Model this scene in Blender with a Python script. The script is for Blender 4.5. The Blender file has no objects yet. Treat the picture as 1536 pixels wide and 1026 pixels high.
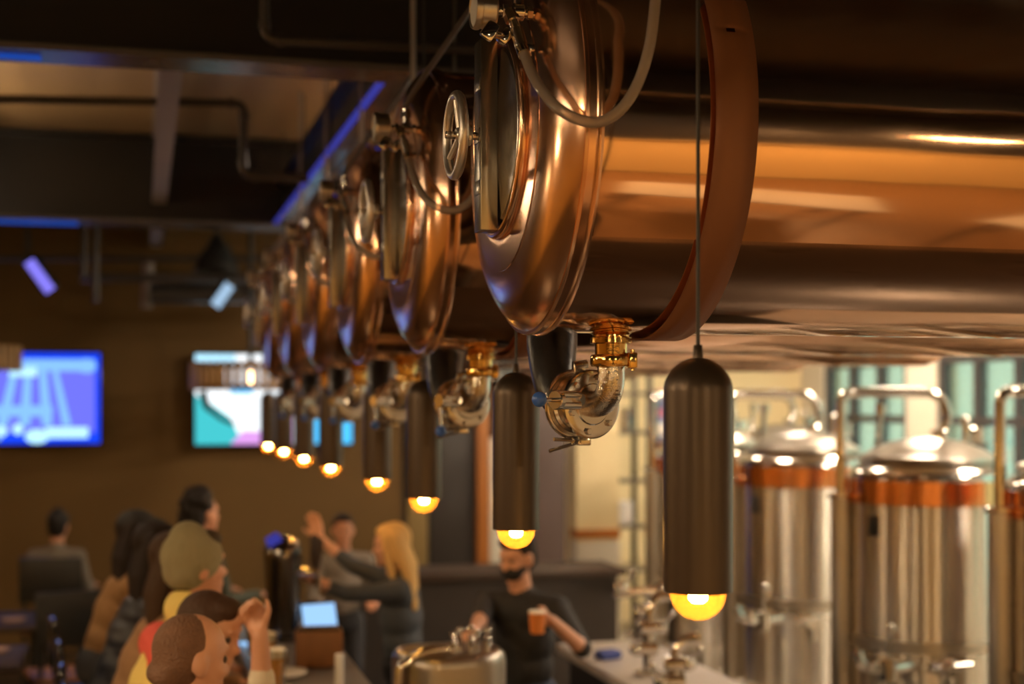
import bpy, bmesh, math, random
import numpy as np
from mathutils import Vector, Matrix
PI = math.pi
random.seed(7)
SC = bpy.context.scene
COL = SC.collection

# ------------------------------------------------------------------ camera frame
F = 2133.0                       # focal length in pixels (50 mm on 36 mm, 1536 px)
YAW = math.atan2(555.0, F)       # the tank row runs along +Y, its vanishing point lies left of centre
CS, SN = math.cos(YAW), math.sin(YAW)
ZT = 4.15                        # ceiling height
ZC = 2.25                        # camera height
HZ = 603.0                       # horizon row

def at(px, py, d):
    u = (px - 768) / F
    return Vector(((CS*u + SN)*d, (CS - SN*u)*d, ZC + (HZ - py)/F*d))
def atY(px, py, Y):
    u = (px - 768) / F
    return at(px, py, Y/(CS - SN*u))
def atZ(px, py, z):
    return at(px, py, (z - ZC)*F/(HZ - py))

# ------------------------------------------------------------------ materials
def mat(name, col, metal=0.0, rough=0.5, bump=0.0, bscale=20.0, bstretch=None, emit=None, estr=0.0, var=0.0, vscale=6.0,
        col2=None, spec=0.5, rvar=0.0, coat=0.0, bdist=0.01):
    m = bpy.data.materials.new(name); m.use_nodes = True
    nt = m.node_tree; n = nt.nodes; b = n['Principled BSDF']; L = nt.links
    b.inputs['Base Color'].default_value = (*col, 1)
    b.inputs['Metallic'].default_value = metal
    b.inputs['Roughness'].default_value = rough
    b.inputs['Specular IOR Level'].default_value = spec
    b.inputs['Coat Weight'].default_value = coat
    if emit is not None:
        b.inputs['Emission Color'].default_value = (*emit, 1)
        b.inputs['Emission Strength'].default_value = estr
    tc = None
    if bump or var or rvar:
        tc = n.new('ShaderNodeTexCoord'); mp = n.new('ShaderNodeMapping')
        L.new(tc.outputs['Object'], mp.inputs['Vector'])
        if bstretch: mp.inputs['Scale'].default_value = bstretch
    if bump:
        t = n.new('ShaderNodeTexNoise'); t.inputs['Scale'].default_value = bscale; t.inputs['Detail'].default_value = 3
        L.new(mp.outputs['Vector'], t.inputs['Vector'])
        bp = n.new('ShaderNodeBump'); bp.inputs['Strength'].default_value = bump; bp.inputs['Distance'].default_value = bdist
        L.new(t.outputs['Fac'], bp.inputs['Height']); L.new(bp.outputs['Normal'], b.inputs['Normal'])
    if var or rvar:
        t2 = n.new('ShaderNodeTexNoise'); t2.inputs['Scale'].default_value = vscale; t2.inputs['Detail'].default_value = 5
        L.new(mp.outputs['Vector'], t2.inputs['Vector'])
    if var:
        mx = n.new('ShaderNodeMixRGB'); c2 = col2 or tuple(c*(1-var) for c in col)
        mx.inputs[1].default_value = (*col, 1); mx.inputs[2].default_value = (*c2, 1)
        L.new(t2.outputs['Fac'], mx.inputs[0]); L.new(mx.outputs[0], b.inputs['Base Color'])
    if rvar:
        mr = n.new('ShaderNodeMapRange'); mr.inputs['To Min'].default_value = max(.02, rough-rvar); mr.inputs['To Max'].default_value = rough+rvar
        L.new(t2.outputs['Fac'], mr.inputs['Value']); L.new(mr.outputs[0], b.inputs['Roughness'])
    return m

M = {}
M['copper'] = mat('polished_copper', (.90, .58, .38), 1, .09, bump=.12, bscale=2.2, bstretch=(.35, 1.2, 1.2), bdist=.03, rvar=.05, vscale=9)
M['copper_head'] = mat('satin_copper', (.92, .58, .39), 1, .19, bump=.04, bscale=6, rvar=.06, vscale=14)
M['copper_band'] = mat('brushed_copper', (.88, .52, .32), 1, .2, rvar=.05)
M['copper_matte'] = mat('matte_copper_strap', (.30, .125, .055), .35, .55, var=.15, vscale=4)
M['copper_brew'] = mat('copper_belt', (.85, .36, .15), 1, .16, rvar=.05)
M['steel'] = mat('stainless', (.66, .62, .57), 1, .16, rvar=.06, vscale=18)
M['steel_brush'] = mat('brushed_stainless', (.60, .55, .48), 1, .3, bump=.06, bscale=60, bstretch=(1, 1, 12), rvar=.06)
M['steel_cover'] = mat('grey_stainless_cover', (.46, .44, .41), 1, .24, bump=.04, bscale=50)
M['steel_bar'] = mat('satin_stainless_bar', (.40, .36, .30), 1, .27, bump=.02, bscale=60, bstretch=(1, 1, .2))
M['steel_mirror'] = mat('polished_stainless', (.72, .68, .62), 1, .11, bump=.03, bscale=3)
M['steel_wet'] = mat('wet_stainless', (.66, .62, .57), 1, .14, bump=.55, bscale=150, bdist=.003)
M['steel_dark'] = mat('dark_steel', (.23, .20, .17), 1, .28)
M['amber_steel'] = mat('copper_reflection_steel', (.72, .46, .16), 1, .12, bump=.2, bscale=140, bdist=.002)  # steel fittings; the tank's copper reflection is put into the colour
M['rubber'] = mat('black_insulation', (.016, .015, .015), 0, .34, bump=.3, bscale=26, bdist=.01)
M['blue_ball'] = mat('blue_knob', (.04, .13, .50), 0, .25, coat=.3)
M['bronze'] = mat('bronze_lamp_shade', (.085, .062, .045), .7, .38)
M['cord'] = mat('black_cord', (.03, .025, .02), 0, .45)
M['black'] = mat('black_paint', (.015, .014, .013), 0, .45)
M['black_gloss'] = mat('black_gloss', (.012, .012, .013), 0, .12)
M['black_metal'] = mat('black_steel_beam', (.020, .017, .016), 0, .34, var=.3)
M['beam_under'] = mat('lit_beam_underside', (.16, .14, .13), 0, .22, var=.3)  # lighter copy of the beam steel; light on the underside put into colour
M['pipe_paint'] = mat('dark_painted_pipe', (.07, .06, .055), .2, .35)
M['vent'] = mat('grey_vent_tube', (.16, .135, .13), 0, .4)
M['alu'] = mat('cast_aluminium', (.78, .74, .69), .9, .33, bump=.1, bscale=50)
M['joist'] = mat('primed_joist', (.40, .34, .31), 0, .45, var=.25)
M['dial'] = mat('gauge_dial', (.75, .74, .70), 0, .3)
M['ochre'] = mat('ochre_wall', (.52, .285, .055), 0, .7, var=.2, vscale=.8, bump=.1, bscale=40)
M['ochre_dim'] = mat('dimmed_ochre_wall', (.145, .074, .0115), 0, .7, var=.25, vscale=.8, bump=.1, bscale=40)  # darker copy of the ochre; the far wall's dim light put into colour
M['tan_deck'] = mat('tan_ceiling_deck', (.42, .27, .13), 0, .6, var=.3, vscale=1.2)
M['cream'] = mat('cream_wall', (.80, .66, .38), 0, .6, var=.1, vscale=2)
M['offwhite'] = mat('off_white', (.72, .66, .55), 0, .5, var=.1)
M['floor'] = mat('polished_concrete', (.042, .027, .017), 0, .3, var=.5, vscale=1.5, rvar=.1)
M['bartop'] = mat('grey_bar_top', (.21, .19, .18), 0, .28, var=.2, vscale=12)
M['stone'] = mat('pale_counter', (.56, .51, .48), 0, .35, var=.12, vscale=14)
M['dark_wood'] = mat('dark_wood', (.05, .026, .013), 0, .62, var=.4, bstretch=(1, 1, 8))
M['wood'] = mat('warm_wood', (.30, .125, .04), 0, .45, var=.4, vscale=9, bstretch=(6, 1, 1))
M['wood_slat'] = mat('light_wood_slat', (.50, .28, .10), 0, .5, var=.35, vscale=9, bstretch=(4, 4, .6))
M['amber_liquid'] = mat('pale_ale', (.85, .40, .05), 0, .1)
M['foam'] = mat('beer_foam', (.90, .83, .70), 0, .6)
M['paper'] = mat('white_paper', (.75, .72, .68), 0, .6)
M['box_red'] = mat('red_carton', (.35, .09, .05), 0, .5)
M['box_blue'] = mat('blue_carton', (.16, .20, .38), 0, .5)
M['box_pink'] = mat('pink_carton', (.55, .18, .30), 0, .5)
M['box_teal'] = mat('teal_carton', (.12, .24, .28), 0, .5)
M['grey_door'] = mat('grey_panel', (.035, .027, .023), 0, .5, var=.2)
M['orange_wood'] = mat('orange_stained_wood', (.50, .17, .03), 0, .5, var=.3, bstretch=(4, 4, .6))
M['mullion'] = mat('dark_mullion', (.06, .055, .06), .3, .4)
M['olive'] = mat('olive_panel', (.25, .16, .05), 0, .6, var=.2)
M['cloth_sign'] = mat('fabric_strap', (.3, .3, .32), 0, .7)

def streak(m, an):
    nt = m.node_tree; b = nt.nodes['Principled BSDF']; b.inputs['Anisotropic'].default_value = an; b.inputs['Anisotropic Rotation'].default_value = .25
    tg = nt.nodes.new('ShaderNodeTangent'); tg.direction_type = 'RADIAL'; tg.axis = 'Z'; nt.links.new(tg.outputs[0], b.inputs['Tangent']); return m
M['steel_tank'] = streak(mat('tank_stainless', (.74, .69, .62), 1, .25, bump=.05, bscale=5, bstretch=(1, 1, .1)), 1.0)
M['copper_brew'] = streak(M['copper_brew'], .7)
def emis(name, col, s):
    m = bpy.data.materials.new(name); m.use_nodes = True; nt = m.node_tree; nt.nodes.clear()
    e = nt.nodes.new('ShaderNodeEmission'); e.inputs[0].default_value = (*col, 1); e.inputs[1].default_value = s
    o = nt.nodes.new('ShaderNodeOutputMaterial'); nt.links.new(e.outputs[0], o.inputs[0]); return m
M['filament'] = emis('glowing_filament', (1, .70, .36), 210)
M['lamp_glow'] = emis('warm_lamp_glow', (1, .68, .35), 165)
M['bay_glow'] = emis('high_bay_glow', (1, .80, .58), 135)
M['tv_field'] = emis('tv_violet', (.16, .17, .95), 1.0)
M['tv_edge'] = emis('tv_deep_blue', (.01, .06, .95), 1.0)
M['tv_line'] = emis('tv_light_blue', (.22, .48, 1.0), 1.1)
M['tv_pale'] = emis('tv_pale', (.45, .80, 1.0), 1.2)
M['tv_white'] = emis('tv_white', (.92, .97, 1.0), 1.25)
M['tv_teal'] = emis('tv_teal', (.06, .55, .60), 1.0)
M['tv_pink'] = emis('tv_pink', (.75, .35, .85), 1.0)
M['tv_cyan'] = emis('tv_cyan', (.08, .55, 1.0), 1.1)
M['tv_green'] = emis('tv_green', (.45, .75, .15), 1.0)
M['tv_dark'] = emis('tv_dark', (.02, .035, .03), 1.0)
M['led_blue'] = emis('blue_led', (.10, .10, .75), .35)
M['up_glow'] = emis('linear_glow', (1, .74, .46), 40)
M['reflected_blue'] = emis('blue_reflection_glow', (.02, .10, .62), .5)  # glow standing in for the televisions' blue reflection on the beam flanges
M['flood_violet'] = emis('violet_flood', (.26, .22, 1.0), .9)
M['flood_pale'] = emis('pale_flood', (.42, .62, .85), .8)
M['tablet'] = emis('tablet_glow', (.35, .62, 1.0), 1.0)

def glassy(name, tint, transl, tcol, gl=.12, rough=.05):
    m = bpy.data.materials.new(name); m.use_nodes = True; nt = m.node_tree; nt.nodes.clear(); n = nt.nodes; L = nt.links
    t = n.new('ShaderNodeBsdfTransparent'); t.inputs[0].default_value = (*tint, 1)
    d = n.new('ShaderNodeBsdfTranslucent'); d.inputs[0].default_value = (*tcol, 1)
    d2 = n.new('ShaderNodeBsdfDiffuse'); d2.inputs[0].default_value = (*tcol, 1)
    da = n.new('ShaderNodeMixShader'); da.inputs[0].default_value = .5; L.new(d.outputs[0], da.inputs[1]); L.new(d2.outputs[0], da.inputs[2])
    g = n.new('ShaderNodeBsdfGlossy'); g.inputs['Roughness'].default_value = rough
    lw = n.new('ShaderNodeLayerWeight'); lw.inputs[0].default_value = .35
    a = n.new('ShaderNodeMixShader'); a.inputs[0].default_value = transl
    L.new(t.outputs[0], a.inputs[1]); L.new(da.outputs[0], a.inputs[2])
    b = n.new('ShaderNodeMixShader'); mu = n.new('ShaderNodeMath'); mu.operation = 'MULTIPLY'; mu.inputs[1].default_value = gl*3
    L.new(lw.outputs['Fresnel'], mu.inputs[0]); L.new(mu.outputs[0], b.inputs[0])
    L.new(a.outputs[0], b.inputs[1]); L.new(g.outputs[0], b.inputs[2])
    o = n.new('ShaderNodeOutputMaterial'); L.new(b.outputs[0], o.inputs[0]); return m
M['amber_glass'] = glassy('amber_glass', (1, .68, .26), .10, (1, .40, .05))
M['drum_glow'] = emis('drum_lamp_glow', (1, .62, .28), 9)
M['clear_glass'] = glassy('clear_glass', (.95, .95, .93), .04, (.9, .9, .9), .25)
M['hose'] = glassy('clear_hose', (.78, .68, .58), .62, (.74, .66, .58), .35, .15)
M['pane'] = glassy('window_pane', (.86, .97, .90), .03, (.7, .9, .8), .25)

# ------------------------------------------------------------------ mesh builder
def basis(d):
    d = Vector(d).normalized(); a = Vector((0, 0, 1)) if abs(d.z) < .95 else Vector((1, 0, 0))
    x = d.cross(a).normalized(); y = d.cross(x).normalized(); return x, y, d

class MB:
    def __init__(s): s.bm = bmesh.new(); s.mi = 0
    def _f(s, vs, smooth=True):
        try:
            f = s.bm.faces.new(vs); f.smooth = smooth; f.material_index = s.mi; return f
        except ValueError: return None
    def box(s, c, size, rot=None, bev=0.0, seg=2):
        sx, sy, sz = [v/2 for v in size]; R = rot.to_3x3() if rot is not None else Matrix.Identity(3)
        vs = [s.bm.verts.new(Vector(c) + R @ Vector((x*sx, y*sy, z*sz))) for x in (-1, 1) for y in (-1, 1) for z in (-1, 1)]
        fs = [s._f([vs[i] for i in q], False) for q in ((0,1,3,2),(4,6,7,5),(0,4,5,1),(2,3,7,6),(0,2,6,4),(1,5,7,3))]
        if bev:
            ed = list({e for f in fs for e in f.edges})
            r = bmesh.ops.bevel(s.bm, geom=ed, offset=bev, segments=seg, affect='EDGES', profile=.5)
            for f in r['faces']: f.material_index = s.mi
        return s
    def lathe(s, org, axis, prof, n=32, a0=0.0, a1=2*PI, closed=True):
        x, y, d = basis(axis); org = Vector(org); rings = []
        full = abs(a1-a0-2*PI) < 1e-6
        for (t, r) in prof:
            if r < 1e-6: rings.append([s.bm.verts.new(org + d*t)])
            else:
                k = n if full else n+1
                rings.append([s.bm.verts.new(org + d*t + (x*math.cos(a0+(a1-a0)*i/n) + y*math.sin(a0+(a1-a0)*i/n))*r) for i in range(k)])
        for A, B in zip(rings, rings[1:]):
            m = n if full else n
            for i in range(m):
                j = (i+1) % len(A) if len(A) > 1 else 0; j2 = (i+1) % len(B) if len(B) > 1 else 0
                if len(A) == 1 and len(B) == 1: continue
                if len(A) == 1: s._f([A[0], B[j2], B[i]])
                elif len(B) == 1: s._f([A[i], A[j], B[0]])
                else: s._f([A[i], A[j], B[j2], B[i]])
        return s
    def cyl(s, p, q, r, r2=None, n=20, bev=.0):
        p, q = Vector(p), Vector(q); r2 = r if r2 is None else r2; L = (q-p).length
        b = min(bev, L*.4, r*.6, r2*.6) if bev else 0
        pr = [(0, 0), (0, r-b), (b, r), (L-b, r2), (L, r2-b), (L, 0)] if b else [(0, 0), (0, r), (L, r2), (L, 0)]
        s.lathe(p, q-p, pr, n)
        if not b: pass
        return s
    def tube(s, pts, r, n=12, smooth=True, sub=6, cap=True):
        P = [Vector(p) for p in pts]; R = r if isinstance(r, (list, tuple)) else [r]*len(P)
        if smooth and len(P) > 2:
            Q, RR = [], []
            for i in range(len(P)-1):
                p0, p1, p2, p3 = P[max(i-1,0)], P[i], P[i+1], P[min(i+2,len(P)-1)]
                for k in range(sub):
                    t = k/sub
                    Q.append(.5*((2*p1)+(p2-p0)*t+(2*p0-5*p1+4*p2-p3)*t*t+(3*p1-p0-3*p2+p3)*t**3)); RR.append(R[i]*(1-t)+R[i+1]*t)
            Q.append(P[-1]); RR.append(R[-1]); P, R = Q, RR
        T = [(P[min(i+1,len(P)-1)]-P[max(i-1,0)]).normalized() for i in range(len(P))]
        x, y, _ = basis(T[0]); rings = []
        for i, p in enumerate(P):
            x = (x - T[i]*x.dot(T[i])).normalized(); y = T[i].cross(x)
            rings.append([s.bm.verts.new(p + (x*math.cos(2*PI*k/n)+y*math.sin(2*PI*k/n))*R[i]) for k in range(n)])
        for A, B in zip(rings, rings[1:]):
            for k in range(n): s._f([A[k], A[(k+1)%n], B[(k+1)%n], B[k]])
        if cap:
            s._f(rings[0][::-1]); s._f(rings[-1])
        return s
    def torus(s, c, axis, R, r, n=40, m=12, a0=0, a1=2*PI):
        x, y, d = basis(axis); c = Vector(c); full = abs(a1-a0-2*PI) < 1e-6; rings = []
        for i in range(n if full else n+1):
            a = a0+(a1-a0)*i/n; e = x*math.cos(a)+y*math.sin(a)
            rings.append([s.bm.verts.new(c + e*(R+r*math.cos(2*PI*k/m)) + d*(r*math.sin(2*PI*k/m))) for k in range(m)])
        for i in range(n):
            A, B = rings[i], rings[(i+1) % len(rings)]
            for k in range(m): s._f([A[k], B[k], B[(k+1)%m], A[(k+1)%m]])
        return s
    def ball(s, c, rad, n=16, m=10, rot=None):
        rad = (rad,)*3 if not isinstance(rad, (tuple, list)) else rad; c = Vector(c); R = rot.to_3x3() if rot is not None else Matrix.Identity(3); rings = []
        for j in range(m+1):
            th = PI*j/m
            if j in (0, m): rings.append([s.bm.verts.new(c + R @ Vector((0, 0, rad[2]*math.cos(th))))]); continue
            rings.append([s.bm.verts.new(c + R @ Vector((rad[0]*math.sin(th)*math.cos(2*PI*i/n), rad[1]*math.sin(th)*math.sin(2*PI*i/n), rad[2]*math.cos(th)))) for i in range(n)])
        for A, B in zip(rings, rings[1:]):
            for i in range(n):
                j = (i+1) % n
                if len(A) == 1: s._f([A[0], B[i], B[j]])
                elif len(B) == 1: s._f([A[j], A[i], B[0]])
                else: s._f([A[i], B[i], B[j], A[j]])
        return s
    def poly(s, pts, smooth=False): s._f([s.bm.verts.new(Vector(p)) for p in pts], smooth); return s
    def prism(s, pts, h):
        """pts in order on a plane, extruded by the vector h"""
        A = [s.bm.verts.new(Vector(p)) for p in pts]; B = [s.bm.verts.new(Vector(p)+Vector(h)) for p in pts]
        s._f(A[::-1], False); s._f(B, False)
        for i in range(len(A)): s._f([A[i], A[(i+1)%len(A)], B[(i+1)%len(A)], B[i]], False)
        return s
    def build(s, name, m, parent=None, auto=40):
        bmesh.ops.recalc_face_normals(s.bm, faces=s.bm.faces)
        me = bpy.data.meshes.new(name); s.bm.to_mesh(me); s.bm.free()
        o = bpy.data.objects.new(name, me); COL.objects.link(o)
        for x in (m if isinstance(m, (list, tuple)) else [m]): me.materials.append(x)
        if auto:
            try: me.set_sharp_from_angle(angle=math.radians(auto))
            except Exception: pass
        if parent is not None: o.parent = parent
        return o

def tag(o, label, cat, group=None, kind=None):
    o['label'] = label; o['category'] = cat
    if group: o['group'] = group
    if kind: o['kind'] = kind
    return o
def thing(name, label, cat, loc=(0, 0, 0), rz=0.0, group=None):
    e = bpy.data.objects.new(name, None); COL.objects.link(e); e.location = loc; e.rotation_euler = (0, 0, rz); e.empty_display_size = .05
    return tag(e, label, cat, group)
def struct(o): o['kind'] = 'structure'; return o
def dup(root, loc, label, group=None, rz=None, skip=()):
    r = root.copy(); COL.objects.link(r); r.location = loc; r['label'] = label
    if rz is not None: r.rotation_euler = (0, 0, rz)
    if group: r['group'] = group
    for ch in list(root.children):
        if ch.name.split('.')[0] in skip: continue
        c = ch.copy(); COL.objects.link(c); c.parent = r
        for g in list(ch.children):
            k = g.copy(); COL.objects.link(k); k.parent = c
    return r
def rotz(a): return Matrix.Rotation(a, 4, 'Z')

# ------------------------------------------------------------------ copper tanks
R = .415; TX = .835; TY0 = 2.947; PITCH = 1.236; ZB = ZC + .150
TANKG = 'copper serving tanks in a row'
def make_tank():
    t = thing('copper_tank', 'nearest horizontal copper serving tank, largest, with the sharp handwheel and valve', 'tank', (TX, TY0, ZB), 0, TANKG)
    O = Vector((TX, TY0, ZB)); c = Vector((0, 0, R))
    W = lambda px, py, Y: atY(px, py, Y) - O
    AX = Vector((1, 0, 0))
    # shell: three lapped sheets; the laps stand a hair proud and turn the sheet edge outward
    b = MB(); LN = 2.35; n = 144; seams = [math.radians(-37), math.radians(-75), math.radians(215)]
    def rad(phi):               # phi: 0 = towards the camera side (-Y), + = up
        r = R
        for sN, am in ((math.radians(-36), .0045), (math.radians(62), .0025)):
            d = phi - sN
            if 0 <= d < .5: r += am*math.exp(-d/.10)
            if -.03 < d < 0: r -= .0005
        return r
    phis = sorted([-PI + 2*PI*i/n for i in range(n)] + [math.radians(-36)-.0004, math.radians(62)-.0004, math.radians(-36), math.radians(62)])
    xs = [.004, .03, .2, .6, 1.0, 1.4, 1.8, 2.2, LN]
    rings = [[b.bm.verts.new((x, -math.cos(p)*rad(p), R+math.sin(p)*rad(p))) for p in phis] for x in xs]
    for A, B in zip(rings, rings[1:]):
        for i in range(len(A)): b._f([A[i], A[(i+1) % len(A)], B[(i+1) % len(A)], B[i]])
    b.lathe(c+Vector((LN, 0, 0)), AX, [(0, R), (.03, R-.004), (.07, R-.05), (.1, R-.15), (.115, 0)], 64)
    b.build('shell', M['copper'], t, 25)
    # dished head
    b = MB()
    prof = [(-.012, R+.002), (-.030, R+.001), (-.040, R-.006), (-.056, .391), (-.069, .372), (-.078, .35), (-.085, .32), (-.0885, .286), (-.0905, .285), (-.0915, .27), (-.093, .235), (-.094, .214), (-.090, .2), (-.090, 0)]
    b.lathe(c, AX, prof, 96); b.build('head', M['copper_head'], t, 30)
    b = MB(); b.lathe(c, AX, [(-.034, R-.002), (-.034, R+.004), (-.0285, R+.0065), (-.0265, R+.0035), (-.012, R+.0035), (-.009, R+.0065), (-.0035, R+.0085), (.002, R+.0065), (.004, R-.003)], 96)
    b.build('rim_band', M['copper_band'], t, 30)
    # hanger strap with a slot and a clipped tongue
    b = MB(); x0, x1 = .222, .308; k = 160; pa, pb = math.radians(32), math.radians(-208); cols = [x0, x0+.031, x0+.051, x1]
    rs = R + .013; grid = []
    for i in range(k+1):
        p = pa + (pb-pa)*i/k; row = []
        for x in cols:
            xx = x
            if i == 0: xx = x0+.009 if x == x0 else (x1-.009 if x == x1 else x)
            row.append(b.bm.verts.new((xx, -math.cos(p)*rs, R+math.sin(p)*rs)))
        grid.append(row)
    for i in range(k):
        for j in range(3):
            if j == 1 and i == 7: continue
            b._f([grid[i][j], grid[i][j+1], grid[i+1][j+1], grid[i+1][j]])
    o = b.build('hanger_strap', M['copper_matte'], t, 30); sm = o.modifiers.new('s', 'SOLIDIFY'); sm.thickness = .005; sm.offset = 0
    MB().tube([((x0+x1)/2, -math.cos(pa)*rs*.985, R+math.sin(pa)*rs-.004), ((x0+x1)/2, -math.cos(pa)*rs*.985-.003, 1.9)], .006, 8, False).build('hanger_rod', M['steel_dark'], t)
    # manway
    MB().torus(c+Vector((-.096, 0, 0)), AX, .206, .0125, 72, 10).build('manway_ring', M['copper_band'], t)
    b = MB(); b.lathe(c, AX, [(-.088, .19), (-.100, .188), (-.104, .181), (-.104, .16), (-.107, .10), (-.108, 0)], 64); b.build('manway_cover', M['steel_cover'], t, 25)
    b = MB(); b.box(c+Vector((-.1255, 0, 0)), (.037, .062, .405), bev=.0025)
    for z in (-.11, 0, .11): b.box(c+Vector((-.1445, 0, z)), (.003, .05, .03), bev=.001)
    b.build('crossbar', M['steel_bar'], t, 30)
    b = MB(); hw = c+Vector((-.192, 0, 0)); b.torus(hw, AX, .084, .0105, 48, 12)
    for k in range(3):
        a = PI/2 + k*2*PI/3; e = Vector((0, math.cos(a), math.sin(a))); b.cyl(hw+Vector((.012, 0, 0)), hw+e*.083, .0085, .006, 10)
    b.cyl(hw+Vector((.0, 0, 0)), hw+Vector((.034, 0, 0)), .017, .021, 20, .003)
    wheel = b.build('handwheel', M['alu'], t)
    MB().cyl(hw+Vector((-.022, 0, 0)), hw+Vector((.102, 0, 0)), .0085, n=14, bev=.002).build('spindle', M['steel_mirror'], wheel)
    # gauge and fittings on the upper near side of the head
    gy = -.235; gz = R+.205
    g0 = Vector((-.168, gy, gz))
    b = MB(); b.lathe(g0, AX, [(-.040, .036), (-.040, .0385), (-.034, .041), (-.028, .0405), (-.026, .038), (.0, .038), (.004, .034), (.004, 0)], 36); b.lathe(g0, AX, [(-.040, .036), (-.034, .034), (-.034, .0)], 36)
    ga = b.build('pressure_gauge', M['steel_brush'], t)
    b = MB(); b.cyl(g0+Vector((-.0375, 0, 0)), g0+Vector((-.0345, 0, 0)), .0345, n=36); b.build('dial', M['dial'], ga)
    b = MB(); b.cyl(g0+Vector((.0, 0, 0)), Vector((-.068, gy, gz-.004)), .0085, n=14)
    for x, r, l in ((-.150, .014, .012), (-.128, .017, .022), (-.100, .0135, .012), (-.084, .0155, .012)): b.cyl((x, gy, gz-.001), (x+l, gy, gz-.001), r, n=6 if r != .017 else 16, bev=.0015)
    b.cyl((-.117, gy, gz), (-.117, gy-.004, gz+.055), .011, n=14); b.cyl((-.117, gy, gz+.03), (-.117, gy, gz+.046), .016, n=6)
    b.build('gauge_pipe', M['steel_mirror'], t)
    b = MB(); p1 = Vector((-.117, gy, gz+.01)); p2 = W(757, 55, TY0+gy-.005); b.cyl(p1, p1+(p2-p1)*.5, .012, n=12); b.box(p2, (.022, .022, .03), rot=Matrix.Rotation(.7, 4, 'Y'), bev=.004)
    b.cyl(p2, W(742, 52, TY0+gy-.02), .008, n=10); b.box(W(735, 46, TY0+gy-.02), (.028, .012, .038), rot=Matrix.Rotation(.6, 4, 'Y'), bev=.004); b.build('vent_valve', M['steel_mirror'], t)
    h = [W(px, py, TY0+y) for px, py, y in ((764, 18, -.24), (775, 45, -.255), (783, 72, -.265), (797, 108, -.33), (815, 138, -.39), (838, 163, -.44), (870, 180, -.465), (903, 182, -.475), (935, 160, -.485), (958, 122, -.49), (973, 75, -.50), (980, 30, -.50), (985, -30, -.49), (988, -140, -.45))]
    h += [h[-1]+Vector((.0, .01, .45)), Vector((h[-1].x, h[-1].y+.01, ZT-ZB-.01))]
    MB().tube(h[2:], .0105, 14, sub=6).build('hose', M['hose'], t)
    b = MB(); b.tube(h[:3], .010, 12); b.cyl(h[0], h[0]+(h[1]-h[0])*.5, .015, n=6); b.cyl(h[1]-(h[2]-h[1])*.1, h[2], .0135, n=16, bev=.002); b.cyl(h[2]-(h[3]-h[2])*.15, h[2]+(h[3]-h[2])*.30, .0135, n=16, bev=.001)
    b.box(h[2]+Vector((.016, -.004, 0)), (.016, .012, .014), bev=.002); b.build('hose_barb', M['steel_mirror'], t)
    b = MB(); b.tube([Vector((-.117, gy, gz+.05)), Vector((-.108, gy, gz+.08)), Vector((-.05, gy, gz+.17)), Vector((.10, gy, gz+.39)), Vector((.16, gy+.03, gz+.45)), Vector((.38, gy+.1, gz+.44)), Vector((.60, -.03, gz+.37)), Vector((.66, 0, gz+.30)), Vector((.66, 0, .82))], .0085, 10); b.build('vent_hose', M['vent'], t)
    # outlet under the tank
    ox = .155
    b = MB(); pr = [(0, .0), (0, .052), (.010, .050), (.016, .040), (.020, .040), (.022, .046), (.034, .046), (.036, .036), (.058, .035), (.058, .0)]
    b.lathe((ox, 0, .012), (0, 0, -1), [(p[0]*1.0, p[1]) for p in pr], 36); b.build('outlet_nipple', M['amber_steel'], t, 35)
    b = MB(); b.lathe((ox, 0, -.046), (0, 0, -1), [(0, .034), (.001, .043), (.006, .0455), (.022, .0455), (.027, .043), (.028, .034)], 36)
    b.box((ox+.038, -.028, -.060), (.020, .022, .034), bev=.003); b.cyl((ox+.040, -.028, -.082), (ox+.040, -.028, -.036), .005, n=8)
    b.build('pipe_clamp', M['amber_steel'], t, 35)
    # valve: axis towards the camera side, a little to the right
    ax = Vector((.34, -.94, 0)).normalized(); cn = Vector((ox, 0, -.155)); vc = cn-ax*.066
    top = Vector((ox, 0, -.072))
    b = MB(); e0 = cn+Vector((0, 0, .062)); b.tube([top, e0]+[e0*(1-q)**2+cn*2*q*(1-q)+(vc+ax*.004)*q*q for q in (.12, .25, .38, .5, .62, .75, .88)]+[vc+ax*.004, vc-ax*.002], .030, 22, False); b.build('elbow', M['steel_wet'], t)
    b = MB(); b.lathe(vc, -ax, [(-.004, .0), (-.004, .044), (-.001, .047), (-.001, .073), (.001, .077), (.010, .077), (.012, .072), (.014, .062), (.030, .058), (.052, .060), (.056, .066), (.064, .068), (.066, .074), (.078, .074), (.080, .06), (.094, .05), (.094, 0)], 8 if False else 40)
    vb = b.build('valve_body', M['steel'], t, 30)
    x, y, _ = basis(ax)
    for k in range(6):
        a = k*PI/3+.3; e = x*math.cos(a)+y*math.sin(a); MB().cyl(vc+e*.062-ax*.002, vc+e*.062+ax*.009, .008, n=6, bev=.0015).build('flange_bolt', M['steel'], vb)
    b = MB(); p = W(868, 600, TY0+.02); q = W(836, 600, TY0-.015); dz = Vector((0, 0, 1))
    for s in (-1, 1): b.cyl(p+dz*.011*s, q+dz*.011*s, .0095, n=14)
    b.cyl(vc-ax*.03, p, .016, n=12); b.cyl(q-(p-q).normalized()*.008, q+(p-q).normalized()*.006, .0215, n=18, bev=.002); b.box((p+q)/2, (.05, .014, .03), rot=rotz(math.atan2((p-q).y, (p-q).x)), bev=.003)
    b.build('handle_housing', M['steel'], t)
    tip = W(809, 599, TY0-.04)
    hr = MB().cyl(q, tip, .0048, n=10).build('valve_handle', M['steel_mirror'], t)
    MB().ball(tip, .0165, 20, 14).build('handle_knob', M['blue_ball'], hr)
    b = MB(); e0 = vc-ax*.070; b.torus(e0, ax, .072, .0075, 40, 10)
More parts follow.
